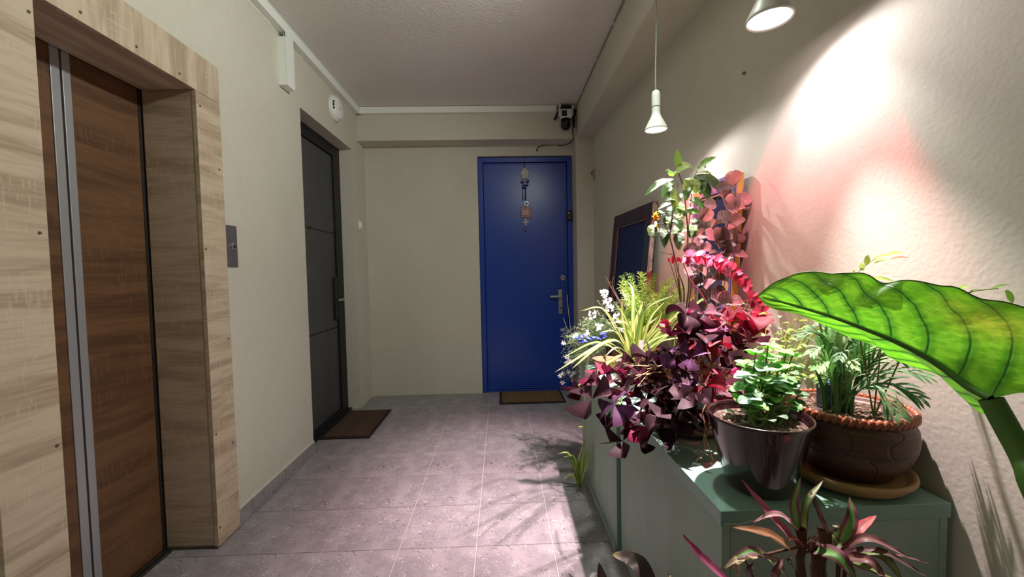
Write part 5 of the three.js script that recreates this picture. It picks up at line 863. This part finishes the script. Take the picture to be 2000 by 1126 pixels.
// ------------------------------------------------------------------ red and green strap-leaved plant in front of the cabinet
{
  const px0 = 0.575, pz0 = -0.68, t = thing('cordyline', 'foreground plant with pointed maroon, green and pink striped leaves before the cabinet end', 'plant', [px0, 0, pz0]);
  nurseryPot(t, px0, 0, pz0, 0.1, 0.2, 0x5a3a2c);
  const c8 = (X, Y, d) => at(1150 + X / 2.74, 860 + Y / 2.74, d);
  const band = (edge, mid, s, core = 0.3) => tex(64, 256, (u, v) => { const k = Math.abs(u - 0.5) * 2, n = fbm(u, v, 24, 3, 3, s); return mixc(mixc(mid, edge, smooth(core, core + 0.3, k + 0.5 * (n - 0.5))), edge.map(q => q * 0.6), smooth(0.9, 1, v) * 0.6); });
  const Mt = (m, tr = 0.3) => phys({ map: m, roughness: 0.7, transmission: tr, thickness: 0, side: THREE.DoubleSide, clearcoat: 0.25, clearcoatRoughness: 0.4 });
  const pink = Mt(band([196, 66, 104], [150, 96, 92], 1)), gr = Mt(band([118, 54, 70], [96, 152, 62], 2, 0.35)), gr2 = Mt(band([112, 66, 66], [124, 152, 76], 3, 0.45)), mar = Mt(band([104, 48, 60], [132, 84, 72], 4)), brown = Mt(band([140, 88, 50], [176, 124, 78], 5), 0.2), red = Mt(band([188, 60, 66], [150, 70, 60], 6)), mag = Mt(band([176, 44, 112], [206, 92, 136], 7)), dark = Mt(band([66, 40, 40], [98, 62, 54], 8), 0.15), cream = Mt(band([206, 186, 150], [176, 150, 110], 9), 0.25), rose = Mt(band([206, 128, 150], [170, 132, 116], 10));
  const trunkM = std({ map: tex(64, 128, (u, v) => mixc([70, 46, 34], [110, 78, 56], fbm(u, v, 6, 24, 3, 960))), roughness: 0.85 });
  const T1 = [V(px0, 0.17, pz0), V(px0 - 0.005, 0.35, pz0), c8(1140, 720, 0.71), c8(1145, 560, 0.72), c8(1140, 470, 0.72)], T2 = [V(px0 + 0.02, 0.17, pz0), V(px0 + 0.02, 0.4, pz0), c8(1230, 720, 0.72), c8(1255, 560, 0.73), c8(1258, 480, 0.735)];
  part('trunk', taperTube(T1, 0.011, 0.007, 30, 10), trunkM, t, 'short brown trunk'); part('trunk', taperTube(T2, 0.017, 0.012, 30, 10), trunkM, t, 'short brown trunk');
  const L = [
    [[1120, 560], [930, 345], [815, 205], 46, .72, .70, pink], [[1132, 490], [1010, 392], [865, 440], 38, .72, .69, rose], [[1130, 540], [1098, 350], [1135, 190], 52, .73, .73, gr], [[1150, 540], [1165, 340], [1256, 210], 36, .73, .76, gr2], [[1280, 500], [1222, 360], [1174, 240], 26, .735, .75, mar], [[1335, 575], [1405, 430], [1396, 295], 66, .74, .75, gr], [[1310, 540], [1330, 470], [1300, 450], 40, .74, .74, gr2], [[1390, 550], [1450, 470], [1540, 398], 46, .74, .76, red], [[1118, 610], [960, 500], [755, 458], 56, .72, .69, brown], [[1140, 580], [1115, 525], [1058, 532], 32, .72, .70, red],
    [[1335, 600], [1490, 520], [1740, 640], 42, .735, .70, mar], [[1345, 600], [1560, 590], [1820, 735], 34, .735, .68, dark], [[1190, 580], [1330, 620], [1440, 760], 84, .73, .67, gr], [[1370, 600], [1560, 610], [1690, 760], 52, .735, .68, gr2], [[750, 760], [600, 620], [500, 498], 58, .66, .64, mag], [[1060, 720], [880, 590], [700, 690], 52, .71, .66, gr], [[1075, 760], [1000, 640], [850, 606], 40, .71, .68, mar], [[900, 620], [800, 630], [716, 692], 34, .69, .66, cream], [[830, 628], [790, 660], [806, 735], 34, .685, .67, cream], [[860, 780], [860, 700], [884, 650], 60, .68, .66, dark], [[990, 780], [1005, 700], [1042, 628], 46, .69, .68, mar], [[1330, 620], [1500, 640], [1600, 760], 50, .73, .67, mar], [[1240, 560], [1190, 530], [1160, 545], 40, .72, .71, dark], [[1110, 700], [1070, 640], [1100, 610], 40, .7, .69, dark], [[1450, 620], [1640, 610], [1840, 662], 12, .73, .7, mar], [[1380, 640], [1520, 690], [1640, 740], 44, .72, .67, gr2], [[420, 760], [430, 730], [450, 735], 24, .66, .65, cream], [[1220, 560], [1330, 560], [1290, 480], 44, .73, .73, gr2], [[1180, 600], [1200, 540], [1230, 500], 34, .725, .72, mar],
  ];
  L.forEach(([a, m, b, w, d0, d1, mat], i) => { const A = c8(...a, d0), Mm = c8(...m, (d0 + d1) / 2 - 0.012), B = c8(...b, d1); part('leaf', strap([A, Mm, B], w / 2.74 * d0 / 800 * 1.05, { hint: towardEye(Mm).multiplyScalar(0.9).add(V(rr(-0.25, 0.25), 0.8, 0)), prof: k => Math.pow(Math.sin(Math.PI * (0.16 + 0.84 * Math.pow(k, 0.95))), 0.85), nl: 22, nw: 6, fold: 0.3, wave: 0.0007 }), mat, t); const S = (b[1] > 700 || a[1] > 650) ? T1[1] : i % 2 ? T1[3] : T2[3]; part('leaf_sheath', taperTube([S, S.clone().lerp(A, 0.6), A], 0.003, 0.002, 8, 6), trunkM, t); });
  // broad brown leaves at the lower left, another pot out of view
  const r = thing('brown_leaf_plant', 'broad dark brown leaves with a cream tip at the lower edge beside the cabinet', 'plant', [0.34, 0, -1.12]);
  nurseryPot(r, 0.34, 0, -1.12, 0.08, 0.1, 0x4a3428);
  const db = Mt(tex(64, 256, (u, v) => mixc([74, 58, 50], [188, 172, 124], smooth(0.86, 0.92, v + 0.05 * Math.sin(u * 30)))), 0.1), db2 = Mt(band([84, 60, 48], [110, 80, 62], 12), 0.15);
  const lf = (pts, w, m) => { part('leaf', strap(pts, w, { hint: towardEye(pts[1]).add(V(0.2, 0.8, 0)), prof: k => Math.pow(Math.sin(Math.PI * (0.08 + 0.92 * k)), 0.7), nl: 18, nw: 6, fold: 0.2, wave: 0.001 }), m, r); };
  const cr = V(0.34, 0.08, -1.12);
  lf([at(1282, 1170, 1.14), at(1252, 1108, 1.18), at(1228, 1090, 1.22), at(1195, 1082, 1.23)], 0.055, db); lf([at(1196, 1190, 1.18), at(1176, 1130, 1.2), at(1170, 1098, 1.21)], 0.035, db2);
  lf([at(1320, 1180, 1.12), at(1312, 1135, 1.12), at(1304, 1118, 1.12)], 0.02, cream);
  for (const p of [at(1282, 1170, 1.14), at(1196, 1190, 1.18), at(1320, 1180, 1.12)]) part('leaf_stalk', taperTube([cr, cr.clone().lerp(p, 0.5), p], 0.004, 0.0025, 10, 7), std({ color: 0x6a4a3a, roughness: 0.7 }), r);
}
renderer.render(scene, camera);
